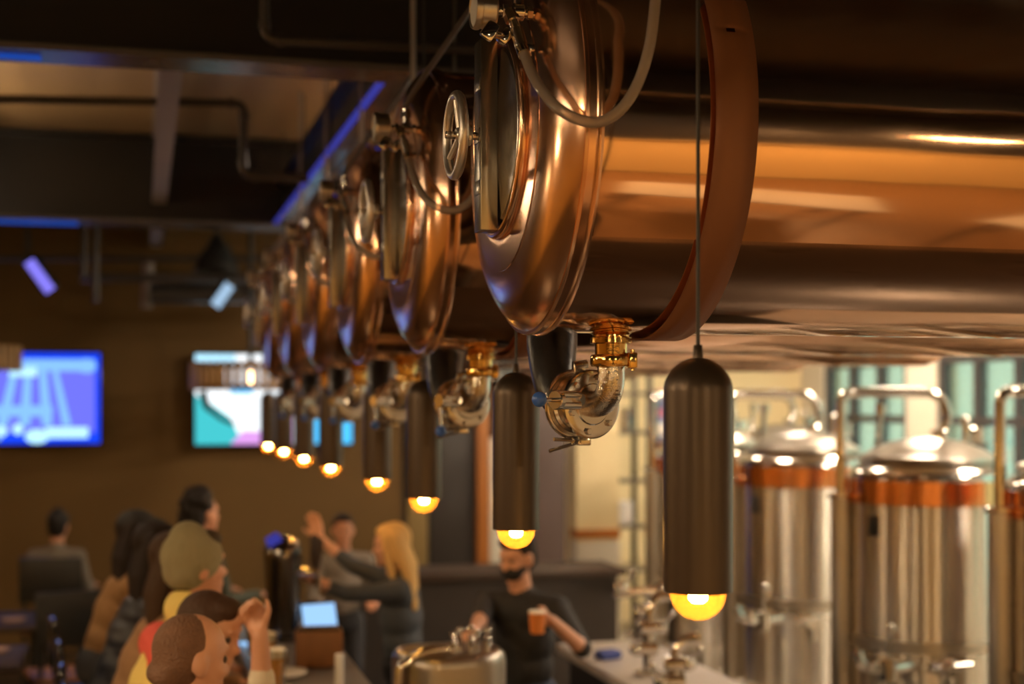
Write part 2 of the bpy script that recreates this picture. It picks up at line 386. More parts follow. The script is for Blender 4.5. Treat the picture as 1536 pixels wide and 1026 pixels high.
    b.box(e0+Vector((.012, 0, .083)), (.028, .022, .03), bev=.004); b.cyl(e0+Vector((.0, -.006, .086)), e0+Vector((.03, -.006, .092)), .010, n=10)
    lo = e0+Vector((.02, -.01, -.082)); b.box(lo, (.032, .022, .022), bev=.004); b.cyl(lo, lo+Vector((-.075, -.02, .004)), .0042, n=8); b.cyl(lo+Vector((-.01, 0, -.004)), lo+Vector((-.085, -.02, -.022)), .0042, n=8)
    b.cyl(lo+Vector((-.028, -.008, .0)), lo+Vector((-.010, -.002, .002)), .008, n=8, bev=.001)
    b.build('wing_clamp', M['steel'], t)
    b = MB(); e1 = vc-ax*.088
    b.tube([e1, e1-ax*.02, Vector((.083, .185, -.125)), Vector((.088, .225, -.075)), Vector((.105, .29, -.01)), Vector((.140, .40, .10)), Vector((.19, .53, .26)), Vector((.26, .61, .48)), Vector((.42, .618, .8)), Vector((.5, .618, 1.3))], [.038, .040, .044, .052, .060, .062, .060, .058, .058, .058], 24, sub=6)
    b.build('insulated_pipe', M['rubber'], t)
    return t
tank = make_tank()
names = ['second copper serving tank from the camera, just behind the nearest one', 'third copper serving tank along the row, soft in focus',
         'fourth copper serving tank along the row, blurred', 'fifth copper serving tank, next to the last one in the row', 'sixth and last copper serving tank, deepest in the row by the far wall']
# the other tanks carry their valve handle turned down
O2 = Vector((TX, TY0, ZB)); q2 = atY(836, 600, TY0-.015) - O2
hd = MB().cyl(q2, q2+Vector((0, -.004, -.085)), .0048, n=10).build('valve_handle', M['steel_mirror'])
kd = MB().ball(q2+Vector((0, -.004, -.092)), .0165, 20, 14).build('handle_knob', M['blue_ball'])
tanks = [tank]
for i, nm in enumerate(names):
    t2 = dup(tank, (TX, TY0+PITCH*(i+1), ZB), nm, TANKG, skip=('valve_handle',))
    a = hd if i == 0 else hd.copy(); k = kd if i == 0 else kd.copy()
    if i: COL.objects.link(a); COL.objects.link(k)
    a.parent = t2; k.parent = a; tanks.append(t2)

# ------------------------------------------------------------------ pendant lamps
def make_lamp():
    t = thing('pendant_lamp', 'nearest and largest bronze tube pendant lamp with a glowing amber globe bulb', 'lamp', (0, 0, 0), 0, 'tube pendant lamps in a row')
    b = MB(); H = .404; r = .0602
    pr = [(.004, r-.004), (0, r-.003), (0, r), (H-r, r)] + [(H-r+r*math.sin(a), r*math.cos(a)) for a in [PI/2*k/12 for k in range(1, 12)]] + [(H, .008), (H, 0)]
    b.lathe((0, 0, .05), (0, 0, 1), pr, 48); b.lathe((0, 0, .05), (0, 0, 1), [(.004, r-.004), (H-r, r-.004), (H-.02, .03), (H-.01, 0)], 48); b.build('lamp_shade', M['bronze'], t, 35)
    MB().cyl((0, 0, .05+H-.004), (0, 0, .05+H+.022), .0095, .0075, n=16, bev=.001).build('cord_grip', M['bronze'], t)
    MB().cyl((0, 0, .05+H), (0, 0, 2.2), .0034, n=10).build('cord', M['cord'], t)
    b = MB(); b.ball((0, 0, .0485), .0485, 32, 20); bulb = b.build('bulb', M['amber_glass'], t)
    b = MB(); b.cyl((0, 0, .030), (0, 0, .068), .0165, n=20, bev=.006); b.build('filament', M['filament'], bulb)
    b = MB(); b.cyl((0, 0, .070), (0, 0, .14), .017, n=16); b.build('lamp_socket', M['black'], t)
    return t
lamp0 = make_lamp()
LX, LY0 = .931, 2.30
LZ = ZC - 327/F*2.46
ordn = ['', 'second tube pendant lamp from the camera, hanging beside the blue valve knob', 'third tube pendant lamp from the camera, below the second copper tank', 'fourth tube pendant lamp from the camera, above the blonde bartender',
        'fifth tube pendant lamp from the camera, blurred against the ochre wall', 'sixth tube pendant lamp from the camera, well out of focus', 'seventh tube pendant lamp, next to the smallest one', 'eighth and smallest tube pendant lamp, overlapping the far television']
for i in range(8):
    d = 2.46 + i*PITCH*CS
    px = 213 + 8*(F*.12/d); loc = (LX + (.03 if i == 3 else 0), LY0+PITCH*i - (.05 if i == 3 else 0), LZ)
    if i == 0: lamp0.location = loc
    else: dup(lamp0, loc, ordn[i])

# ------------------------------------------------------------------ the room
X0, X1, Y0, Y1 = -6.0, 6.6, -3.0, 13.5
struct(MB().box(((X0+X1)/2, (Y0+Y1)/2, -.05), (X1-X0+.4, Y1-Y0+.4, .1)).build('floor', M['floor']))
# corrugated deck
b = MB(); nx = 90; prev = None
for i in range(nx+1):
    x = X0 + (X1-X0)*i/nx; z = ZT + (.007 if i % 2 else 0)
    cur = [b.bm.verts.new((x, y, z)) for y in (Y0, 5.5, 10.55, Y1)]
    if prev:
        for q in range(3):
            b.mi = 0 if q == 1 else 1; b._f([prev[q], prev[q+1], cur[q+1], cur[q]], False)
    prev = cur
o = b.build('ceiling', [M['tan_deck'], M['black_metal']], None, 0); struct(o); sm = o.modifiers.new('s', 'SOLIDIFY'); sm.thickness = .06; sm.offset = 1
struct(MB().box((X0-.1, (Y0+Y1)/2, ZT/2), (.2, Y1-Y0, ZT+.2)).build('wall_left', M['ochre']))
struct(MB().box(((X0+X1)/2, Y0-.1, 1.03), (X1-X0+.4, .2, 2.16)).build('wall_back', mat('lit_back_wall', (.70, .50, .20), 0, .6, var=.15, vscale=1)))  # wall colour brightened to give the copper a gold reflection
struct(MB().box(((X0+X1)/2, Y0+.0, 3.13), (X1-X0+.4, .4, 2.04)).build('wall_back_soffit', M['black_metal']))
struct(MB().box(((X0+X1)/2, Y0+.02, 2.10), (X1-X0, .42, .03)).build('trim_13', M['cream']))
struct(MB().box((4.65, 8.9, .004), (3.9, 9.2, .012)).build('floor_brewery', mat('pale_epoxy_floor', (.50, .44, .38), 0, .22, var=.25, vscale=1.2)))
struct(MB().box(((X0+X1)/2, -.7, .004), (X1-X0, 4.4, .012)).build('floor_dining', mat('plank_floor', (.34, .19, .08), 0, .35, var=.45, vscale=5, bstretch=(6, .6, 1))))
# far wall: ochre part, a doorway, then the cream brewery part
FX = 2.42
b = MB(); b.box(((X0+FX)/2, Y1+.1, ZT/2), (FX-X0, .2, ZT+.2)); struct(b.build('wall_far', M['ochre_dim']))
b = MB(); b.box(((4.1+X1)/2, Y1+.1, ZT/2), (X1-4.1, .2, ZT+.2)); struct(b.build('wall_far_brewery', M['cream']))
b = MB(); b.box(((FX+4.1)/2, Y1+.1, 3.5), (4.1-FX, .2, 1.4)); struct(b.build('wall_far_lintel', M['grey_door']))
b = MB(); b.box((FX-.3+1.4, Y1+1.2, 1.5), (3.2, .1, 3.0)); b.box((FX-.2, Y1+.65, 1.5), (.1, 1.1, 3)); b.box((4.4, Y1+.65, 1.5), (.1, 1.1, 3)); b.box((FX+.9, Y1+.65, 2.95), (2.6, 1.1, .1)); struct(b.build('wall_corridor', M['grey_door']))
dr = MB().box((2.93, Y1+.05, 1.25), (.48, .06, 2.5), bev=.01).build('door_1', M['grey_door']); struct(dr)
struct(MB().box((2.56, Y1-.02, 1.4), (.20, .1, 2.8), bev=.01).build('trim_1', M['olive']))
struct(MB().box((3.21, Y1-.02, 1.4), (.12, .1, 2.8), bev=.01).build('trim_2', M['orange_wood']))
struct(MB().box((3.34, Y1-.01, .95), (.13, .1, 1.9), bev=.01).build('trim_14', M['offwhite']))
struct(MB().box((3.86, Y1-.02, 1.4), (.40, .1, 2.8), bev=.01).build('trim_3', mat('mauve_panel', (.15, .10, .09), 0, .5)))
# right wall with tall windows (opening rows along Y)
wy = [(4.6, 6.3), (6.9, 8.6), (9.2, 10.9), (11.4, 13.0)]
b = MB(); zs, ze = 1.0, 3.6; e = Y0
for (a, c_) in wy:
    b.box((X1+.1, (e+a)/2, ZT/2), (.2, a-e, ZT+.2)); b.box((X1+.1, (a+c_)/2, zs/2), (.2, c_-a, zs)); b.box((X1+.1, (a+c_)/2, (ze+ZT+.1)/2), (.2, c_-a, ZT+.1-ze)); e = c_
b.box((X1+.1, (e+Y1)/2, ZT/2), (.2, Y1-e, ZT+.2)); struct(b.build('wall_right', M['offwhite']))
for i, (a, c_) in enumerate(wy):
    w = bpy.data.objects.new('window_%d' % (i+1), None); COL.objects.link(w); w.location = (X1+.06, (a+c_)/2, zs); w['kind'] = 'structure'
    b = MB(); W2 = (c_-a); H2 = ze-zs
    for y in (-W2/2+.035, -W2/6, W2/6, W2/2-.035): b.box((0, y, H2/2), (.08, .085, H2))
    for z in (.035, H2*.42, H2*.62, H2-.035): b.box((0, 0, z), (.079, W2, .07))
    struct(b.build('window_frame', M['mullion'], w))
    struct(MB().box((.0, 0, H2/2), (.012, W2-.04, H2-.04)).build('window_pane', M['pane'], w))
# cream column
struct(MB().box((3.55, 11.05, ZT/2), (.36, .30, ZT)).build('column_cream', M['cream']))
struct(MB().box((3.55, 10.98, 1.19), (.365, .20, .07)).build('trim_4', M['orange_wood']))
struct(MB().box((3.55, 10.98, .58), (.365, .20, 1.1)).build('trim_5', M['offwhite']))
# ceiling beams
def ibeam(name, p, L, ax, h, w, m, m2):
    b = MB(); s = Vector(p)
    sz = (lambda a, ww, hh: (a, ww, hh)) if ax == 'X' else (lambda a, ww, hh: (ww, a, hh))
    b.box(s+Vector((0, 0, h/2+.008)), sz(L, .03, h-.03)); b.mi = 1; b.box(s+Vector((0, 0, .012)), sz(L, w, .024)); b.mi = 0; b.box(s+Vector((0, 0, h-.012)), sz(L, w, .024))
    return struct(b.build(name, [m, m2]))
ibeam('trim_6', ((X0+X1)/2, 5.50, ZC+1.27), X1-X0, 'X', .63, .22, M['black_metal'], M['beam_under'])
ibeam('trim_7', ((X0+X1)/2, 10.55, ZC+1.27), X1-X0, 'X', .63, .34, M['black_metal'], M['beam_under'])
ibeam('trim_8', ((X0+X1)/2, .40, ZC+1.27), X1-X0, 'X', .63, .22, M['black_metal'], M['beam_under'])
ibeam('trim_9', (.12, 8.03, ZC+1.42), 4.9, 'Y', .48, .10, M['joist'], M['joist'])
ibeam('trim_10', (-1.35, 8.03, ZC+1.42), 4.9, 'Y', .48, .12, M['black_metal'], M['black_metal'])
ibeam('trim_11', (.12, 12.1, ZC+1.42), 2.7, 'Y', .48, .10, M['joist'], M['joist'])
ibeam('trim_12', (1.02, 8.1, ZC+1.30), 5.0, 'Y', .30, .14, M['black_metal'], M['beam_under'])
tag(MB().box((.94, 8.1, ZC+1.30), (.02, 4.9, .026)).build('blue_glow_strip', M['led_blue']), 'blue glowing strip light along the beam above the copper tanks', 'light strip')

# ceiling pipes
def pipe(name, label, pts, r, m=None):
    b = MB(); P = [Vector(p) for p in pts]; Q = [P[0]]
    for i in range(1, len(P)-1):
        d0 = (P[i]-P[i-1]).normalized(); d1 = (P[i+1]-P[i]).normalized(); k = r*2.6
        for t in (0, .25, .5, .75, 1): Q.append((P[i]-d0*k)*(1-t)**2 + P[i]*2*t*(1-t) + (P[i+1]*0+P[i]+d1*k)*t*t)
    Q.append(P[-1]); b.tube(Q, r, 12, False)
    for i in range(1, len(P)-1):
        d0 = (P[i]-P[i-1]).normalized(); d1 = (P[i+1]-P[i]).normalized(); k = r*2.6
        b.cyl(P[i]-d0*(k+.02), P[i]-d0*k*.9, r*1.25, n=12); b.cyl(P[i]+d1*k*.9, P[i]+d1*(k+.02), r*1.25, n=12)
    return tag(b.build(name, m or M['pipe_paint']), label, 'pipe')
pipe('sprinkler_pipe', 'dark pipe with an elbow hanging in front of the near ceiling beam', [atY(393, -260, 5.0), atY(397, 60, 5.0), atY(800, 78, 5.0)], .018)
pipe('sprinkler_pipe', 'dark pipe stepping down under the tan ceiling deck by the pale joist', [atY(-150, 146, 7.2), atY(366, 155, 7.2), atY(364, 264, 7.2), atY(462, 268, 7.2)], .022)
pipe('sprinkler_pipe', 'upper thin dark pipe running before the far ochre wall', [atY(-120, 388, 12.3), atY(420, 388, 12.3)], .022)
pipe('sprinkler_pipe', 'lower thick dark pipe running before the far ochre wall', [atY(120, 417, 12.0), atY(470, 417, 12.0)], .035)
pipe('conduit', 'dark vertical pipe dropping from the far beam, shorter of two', [atY(126, 300, 11.6), atY(126, 414, 11.6)], .022)
pipe('conduit', 'dark vertical pipe dropping from the far beam, longer of two', [atY(144, 300, 11.4), atY(144, 452, 11.4)], .026)
pipe('conduit', 'pale vertical duct rising by the far wall beside the dome pendant', [atY(222, 395, 12.9), atY(220, 462, 12.9)], .05, M['joist'])
pipe('duct', 'low dark duct crossing before the far wall below the pipes', [atY(225, 440, 12.6), atY(480, 440, 12.6)], .09)

# floods and dome pendant near the far wall
def flood(label, p, q, m):
    P, Q = Vector(p), Vector(q); d = Q-P; L = d.length
    t = thing('flood_light', label, 'light', P)
    R3 = Matrix(((d.normalized()), Vector((0, 1, 0)), d.normalized().cross(Vector((0, 1, 0))))).transposed().to_4x4()
    MB().box(d/2+Vector((0, .07, .02)), (L, .10, .14), rot=R3, bev=.01).build('housing', M['black'], t)
    MB().box(d/2+Vector((0, .014, 0)), (L*.94, .02, .085), rot=R3).build('light_panel', m, t)
    MB().cyl((-.01, .07, .03), (-.01, .07, .32), .014, n=10).build('bracket', M['black'], t)
flood('slanted flood light glowing violet above the blue television', atY(42, 390, 11.8), atY(77, 438, 11.8), M['flood_violet'])
flood('slanted flood light glowing pale blue beside the farthest copper tank', atY(346, 426, 11.8), atY(322, 460, 11.8), M['flood_pale'])
def dome(label, p, r, h, top, glow=True, group=None):
    t = thing('dome_pendant', label, 'lamp', p, 0, group)
    b = MB(); b.lathe((0, 0, 0), (0, 0, 1), [(0, r), (.01, r+.004), (h*.35, r*.82), (h*.7, r*.42), (h*.92, r*.2), (h, .03), (h, 0)], 36); b.build('lamp_shade', M['black'], t)
    MB().cyl((0, 0, h), (0, 0, top-p[2]), .008, n=8).build('rod', M['black'], t)
    if glow: MB().cyl((0, 0, -.012), (0, 0, .006), r*.86, n=32).build('diffuser', M['lamp_glow'], t)
    return t
pd = atY(325, 408, 11.2); dome('unlit black dome pendant hanging by the pipes under the far beam', pd, .17, .30, ZT, False)
for i, (x, y, z) in enumerate([(-2.2, 1.2, 3.2), (-2.4, 3.9, 2.95), (-4.6, 7.5, 2.95), (-1.4, -1.6, 2.9), (1.4, -1.6, 2.9), (4.2, -1.6, 2.9)]):
    dome('lit black dome pendant over the dining floor', (x, y, z), .22, .26, ZT, True, 'dining room dome pendants')
for i, (x, y, l, nm) in enumerate([(-1.42, 8.3, 2.6, 'deeper'), (-2.7, 2.9, 2.4, 'nearer')]):  # unseen fixtures added to light the left deck, tank heads and crossbar
    t = thing('added_linear_pendant', 'added unseen linear pendant with lit top and bottom over the dining floor, %s one' % nm, 'lamp', (x, y, 3.45), 0, 'added linear pendants')
    MB().box((0, 0, 0), (.09, l, .07), bev=.008).build('housing', M['black'], t); MB().box((0, 0, .038), (.07, l*.97, .012)).build('uplight_diffuser', M['up_glow'], t); MB().box((0, 0, -.038), (.07, l*.97, .012)).build('downlight_diffuser', M['up_glow'], t)
    for y2 in (-l*.4, l*.4): MB().cyl((0, y2, .03), (0, y2, ZT-3.45), .006, n=8).build('suspension_rod', M['black'], t)
tag(MB().box((-.62, 5.50, ZC+1.266), (.52, .05, .012)).build('blue_glow_strip', M['reflected_blue']), 'short added glow for the blue television reflection under the near ceiling beam', 'light strip')  # added glowing strips: blue screen light reflected by the beam undersides
tag(MB().box((-.78, 10.55, ZC+1.264), (.68, .10, .014)).build('blue_glow_strip', M['reflected_blue']), 'short added glow for the blue television reflection under the far ceiling beam', 'light strip')
# high bay fixtures above the brewery
for i, (x, y) in enumerate([(5.3, 4.4), (5.3, 6.6), (5.3, 8.8), (5.3, 11.0), (3.2, 8.3), (3.2, 10.6)]):
    t = thing('high_bay_light', 'square lit high bay fixture over the brewing tanks', 'light', (x, y, 3.75), 0, 'brewery high bay lights')
    MB().box((0, 0, .06), (.5, .5, .1), bev=.01).build('housing', M['offwhite'], t); MB().box((0, 0, .002), (.44, .44, .02)).build('diffuser', M['bay_glow'], t)
    MB().cyl((0, 0, .1), (0, 0, ZT-3.75), .01, n=8).build('rod', M['black'], t)

# ------------------------------------------------------------------ televisions
def tv(label, x0, x1, z0, z1, shapes):
    t = thing('television', label, 'television', ((x0+x1)/2, 13.32, z0)); w, h = x1-x0, z1-z0
    b = MB(); b.box((0, .04, h/2), (w+.03, .06, h+.03), bev=.006); b.box((0, .115, h/2), (.3, .12, .3)); b.build('casing', M['black_gloss'], t)
    mats = []; b = MB(); k = 0
    for (mn, pts) in shapes:
        if M[mn] not in mats: mats.append(M[mn])
        b.mi = mats.index(M[mn]); y = .0085-k*.0005; k += 1
        b.prism([(p[0]*w-w/2, y, p[1]*h) for p in pts], (0, .0105-y, 0))
    b.build('screen', mats, t); return t
def rc(a, b_, c, d): return [(a, b_), (c, b_), (c, d), (a, d)]
def disc(cx, cy, rx, ry): return [(cx+rx*math.cos(2*PI*k/14), cy+ry*math.sin(2*PI*k/14)) for k in range(14)]
p0, p1 = atY(150, 665, 13.3), atY(150, 530, 13.3)
tv('wall television showing a blue and violet sports field', p0.x-1.46, p0.x, p0.z, p1.z,
   [('tv_edge', rc(0, 0, 1, 1)), ('tv_field', rc(.02, .12, .97, .93)), ('tv_line', rc(.02, .8, .97, .93)), ('tv_line', [(.40, .2), (.46, .2), (.52, .8), (.48, .8)]), ('tv_line', [(.53, .2), (.59, .2), (.60, .85), (.56, .85)]), ('tv_line', [(.66, .2), (.72, .2), (.68, .9), (.64, .9)]),
    ('tv_line', [(.78, .2), (.83, .2), (.74, .9), (.71, .9)]), ('tv_line', rc(.05, .3, .72, .42)), ('tv_line', [(.2, .2), (.25, .2), (.40, .8), (.37, .8)]), ('tv_pale', disc(.63, .08, .07, .08)), ('tv_pale', rc(.68, .06, .93, .18)), ('tv_pale', disc(.52, .16, .03, .06)), ('tv_pale', disc(.42, .14, .04, .06)), ('tv_pale', disc(.3, .2, .05, .09)),
    ('tv_line', disc(.92, .86, .06, .08)), ('tv_green', rc(.1, .04, .42, .07)), ('tv_pale', rc(.47, .74, .63, .84))])
p0, p1 = atY(293, 667, 13.3), atY(293, 531, 13.3)
tv('wall television with a bright white picture behind the slatted lamp', p0.x, p0.x+1.44, p0.z, p1.z,
   [('tv_white', rc(0, 0, 1, 1)), ('tv_teal', [(0, 0), (.3, 0), (.22, .3), (.1, .45), (0, .55)]), ('tv_dark', [(.02, .58), (.05, .40), (.16, .26), (.24, .20), (.25, .24), (.17, .31), (.09, .44), (.07, .6)]), ('tv_pink', [(.22, 0), (.48, 0), (.44, .14), (.3, .15)]),
    ('tv_cyan', rc(.22, .56, .36, .68)), ('tv_pale', rc(.0, .86, .25, 1)), ('tv_cyan', rc(.7, 0, 1, 1)), ('tv_pale', rc(.74, .5, .92, .9)), ('tv_pink', rc(.62, 0, .72, .3))])

# slatted wooden drum lamps
def drum(label, loc, r, h):
    t = thing('slatted_lamp', label, 'lamp', loc, 0, 'slatted wooden drum lamps')
    for k in range(44):
        a = 2*PI*k/44; e = Vector((math.cos(a), math.sin(a), 0))
        MB().box(e*r+Vector((0, 0, h/2)), (.016, .045, h), rot=rotz(a), bev=.003).build('slat', M['wood_slat'], t)
    b = MB()
    for z in (.03, h-.03): b.torus((0, 0, z), (0, 0, 1), r-.018, .012, 48, 8)
    for k in range(3): a = k*2*PI/3+.3; b.cyl((0, 0, h-.03), (math.cos(a)*(r-.02), math.sin(a)*(r-.02), h-.03), .008, n=8)
    b.build('hoop_frame', M['black'], t)
    MB().cyl((0, 0, h-.04), (0, 0, ZT-loc[2]), .02, n=10).build('rod', M['black'], t)
    bb = MB().ball((0, 0, h*.45), .05, 20, 12).build('bulb', M['drum_glow'], t); return t
drum('slatted wooden drum lamp in front of the white picture television', atY(376, 585, 12.2), .50, .235)
drum('slatted wooden drum lamp overlapping the blue television', Vector((-1.45, 12.2, atY(20, 556, 12.2).z)), .50, .20)

# ------------------------------------------------------------------ bar, counters and things on them
BT = 1.07
t = thing('bar_counter', 'long grey topped bar counter running under the tube lamps', 'bar', (.69, 5.1, 0))
MB().box((0, 0, BT-.03), (.48, 6.4, .06), bev=.008).build('counter_top', M['bartop'], t); MB().box((.09, 0, (BT-.06)/2), (.26, 6.3, BT-.06)).build('bar_front', M['dark_wood'], t)
MB().tube([(-.12, -3.1, .36), (-.12, 3.1, .36)], .022, 12, False).build('foot_rail', M['steel'], t)
t = thing('service_counter', 'pale topped service counter with black base beside the brewing tanks', 'counter', (2.42, 6.1, 0))
MB().box((0, 0, .925), (.52, 2.5, .05), bev=.006).build('counter_top', M['stone'], t); MB().box((.02, 0, .45), (.44, 2.4, .9)).build('counter_base', M['black'], t)
t = thing('back_counter', 'dark low back counter in front of the corridor door', 'counter', (2.35, 10.2, 0))
MB().box((0, 0, 1.0), (2.2, .6, .05), bev=.006).build('counter_top', M['dark_wood'], t); MB().box((0, .02, .49), (2.1, .5, .97)).build('counter_base', M['grey_door'], t)

def tower():
    p = atZ(425, 960, BT); t = thing('tap_tower', 'dark chrome column tap tower beside the blonde bartender', 'tap tower', (p.x, p.y, BT))
    b = MB(); b.lathe((0, 0, 0), (0, 0, 1), [(0, 0), (0, .10), (.02, .10), (.03, .078), (.18, .082), (.36, .09), (.42, .094)], 36)
    b.lathe((0, 0, .42), (-.25, 0, 1), [(0, .094), (.04, .09), (.07, .07), (.09, .04), (.095, 0)], 36); b.build('tower_column', mat('dark_chrome', (.16, .15, .15), 1, .17), t)
    MB().box((-.05, -.03, .50), (.07, .07, .05), bev=.01, rot=Matrix.Rotation(-.5, 4, 'Y')).build('badge', M['led_blue'], t)
    MB().lathe((.02, 0, .46), (.3, -.1, 1), [(0, .06), (.03, .058), (.05, .04), (.06, 0)], 24).build('tower_cap', M['steel_mirror'], t)
    for k in range(4):
        y = -.12+.08*k; b = MB(); b.cyl((.06, y*.5, .34), (.16, y, .34), .013, n=12); b.cyl((.16, y, .36), (.16, y, .26), .012, .009, n=12); fa = b.build('faucet', M['steel_mirror'], t)
        MB().lathe((.155, y, .36), (.1, 0, 1), [(0, .008), (.03, .012), (.13, .020), (.15, .012), (.155, 0)], 14).build('tap_handle', M['dark_wood'], fa)
tower()
def pint(label, px, py, fill=True):
    p = atZ(px, py, BT); t = thing('beer_glass', label, 'glass', (p.x, p.y, BT), 0, 'beer glasses on the bar')
    b = MB(); b.lathe((0, 0, 0), (0, 0, 1), [(0, 0), (0, .031), (.05, .036), (.16, .045), (.16, .043), (.05, .034), (.01, .029), (.01, 0)], 28); b.build('glass', M['clear_glass'], t)
    b = MB(); b.lathe((0, 0, .011), (0, 0, 1), [(0, 0), (0, .028), (.04, .033), (.115, .0385), (.115, 0)], 28); b.build('beer', M['amber_liquid'], t)
    b = MB(); b.lathe((0, 0, .127), (0, 0, 1), [(0, 0), (0, .039), (.03, .041), (.040, .03), (.044, 0)], 28); b.build('beer_foam', M['foam'], t)
pint('pint of amber beer with thick foam beside the wooden box', 402, 1005); pint('pint of amber beer behind the foamy one, near the raised hand', 383, 985); pint('pint of amber beer lowest on the bar, cut by the frame', 415, 1032)
p = atZ(478, 1000, BT); t = thing('wooden_box', 'brown wooden caddy box on the bar below the glowing tablet', 'box', (p.x, p.y, BT), -.1)
b = MB(); b.box((0, 0, .085), (.21, .13, .16), bev=.006); b.build('caddy_body', M['wood'], t); MB().box((0, 0, .17), (.19, .11, .012), bev=.003).build('caddy_lid', M['dark_wood'], t)
p = atZ(478, 958, BT); t = thing('tablet', 'glowing pale blue till tablet on a stand beside the tap tower', 'tablet', (p.x, p.y, BT), .25)
Rt = Matrix.Rotation(-.35, 4, 'X'); MB().box((0, 0, .115), (.19, .016, .14), rot=Rt, bev=.004).build('tablet_case', M['black'], t); MB().box((0, -.010, .113), (.175, .004, .125), rot=Rt).build('screen', M['tablet'], t); MB().box((0, .03, .03), (.12, .1, .06), bev=.006).build('stand', M['black'], t)
p = atZ(390, 950, BT); t = thing('bread_basket', 'tan snack basket on the bar by the beer glasses', 'basket', (p.x, p.y, BT))
b = MB(); b.lathe((0, 0, 0), (0, 0, 1), [(0, 0), (0, .06), (.05, .09), (.055, .09), (.012, .055), (.012, 0)], 24); b.build('basket', M['wood_slat'], t); MB().ball((0, 0, .04), (.07, .07, .04), 16, 10).build('snack', mat('fried_snack', (.45, .25, .10), 0, .6, bump=.8, bscale=40), t)
tag(MB().box(tuple(atZ(378, 968, BT)+Vector((0, 0, .005))), (.075, .15, .009), rot=rotz(.4), bev=.003).build('phone', M['tablet']), 'phone with lit pale blue screen lying by the beer glasses', 'phone')
p = atZ(418, 1018, BT); tag(MB().cyl((p.x+.02, p.y+.06, BT), (p.x+.02, p.y+.06, BT+.02), .09, .11, 28, .004).build('plate', M['paper']), 'white plate on the bar beside the lowest beer glass', 'plate')
p = Vector((.98, 5.95, BT)); t = thing('rail_post', 'white service rail post on the bar edge below the tablet', 'post', atZ(509, 1040, BT))
MB().cyl((0, 0, 0), (0, 0, .16), .018, n=16, bev=.003).build('post', M['paper'], t); MB().cyl((0, 0, 0), (0, 0, .012), .035, n=16, bev=.003).build('post_base', M['steel'], t)
# stainless drum shaped tap station
p = at(636, 966, 5.6); t = thing('tap_station', 'large rounded stainless tap station behind the bar with chrome faucets', 'tap station', (p.x+.10, p.y, 0), .1)
b = MB(); hh = p.z-.02
def rr(w, h, r, z):
    o_ = []
    for cx, cy, a0 in ((w/2-r, h/2-r, 0), (-w/2+r, h/2-r, PI/2), (-w/2+r, -h/2+r, PI), (w/2-r, -h/2+r, 3*PI/2)):
        for k in range(7): a = a0+PI/2*k/6; o_.append((cx+r*math.cos(a), cy+r*math.sin(a), z))
    return o_
lv = [rr(.44, .36, .15, .0), rr(.44, .36, .15, hh-.05), rr(.43, .35, .145, hh-.02), rr(.40, .32, .13, hh-.004), rr(.36, .28, .11, hh)]
rg = [[b.bm.verts.new(q) for q in l] for l in lv]
for A, B in zip(rg, rg[1:]):
    for i in range(len(A)): b._f([A[i], A[(i+1) % len(A)], B[(i+1) % len(A)], B[i]])
b._f(rg[-1]); b._f(rg[0][::-1]); b.build('tap_cabinet', mat('grey_stainless', (.34, .30, .26), 1, .3, bump=.05, bscale=40, bstretch=(1, 1, 10)), t, 50)
MB().tube([(-.235, -.1, .5), (-.235, -.1, hh-.12), (-.2, -.1, hh-.03), (-.12, -.1, hh+.01), (.0, -.1, hh+.015)], .018, 14).build('grab_rail', M['steel_mirror'], t)
for k in range(5):
    x = -.02+.035*k; y = -.12+.03*(k % 2); b = MB(); b.cyl((x, y, hh-.002), (x, y, hh+.05+.012*(k % 3)), .010, n=12); b.tube([(x, y, hh+.05), (x-.01, y-.03, hh+.062), (x-.012, y-.055, hh+.03)], .009, 10); b.ball((x, y, hh+.07+.012*(k % 3)), .014, 12, 8)
    b.build('faucet', M['steel_mirror'], t)
tag(MB().box(tuple(atZ(912, 988, .95)+Vector((0, 0, .022))), (.12, .09, .045), rot=rotz(.3), bev=.015).build('blue_cloth', mat('blue_cloth', (.06, .09, .32), 0, .8, bump=.6, bscale=20)), 'crumpled blue cloth lying on the pale service counter', 'cloth')

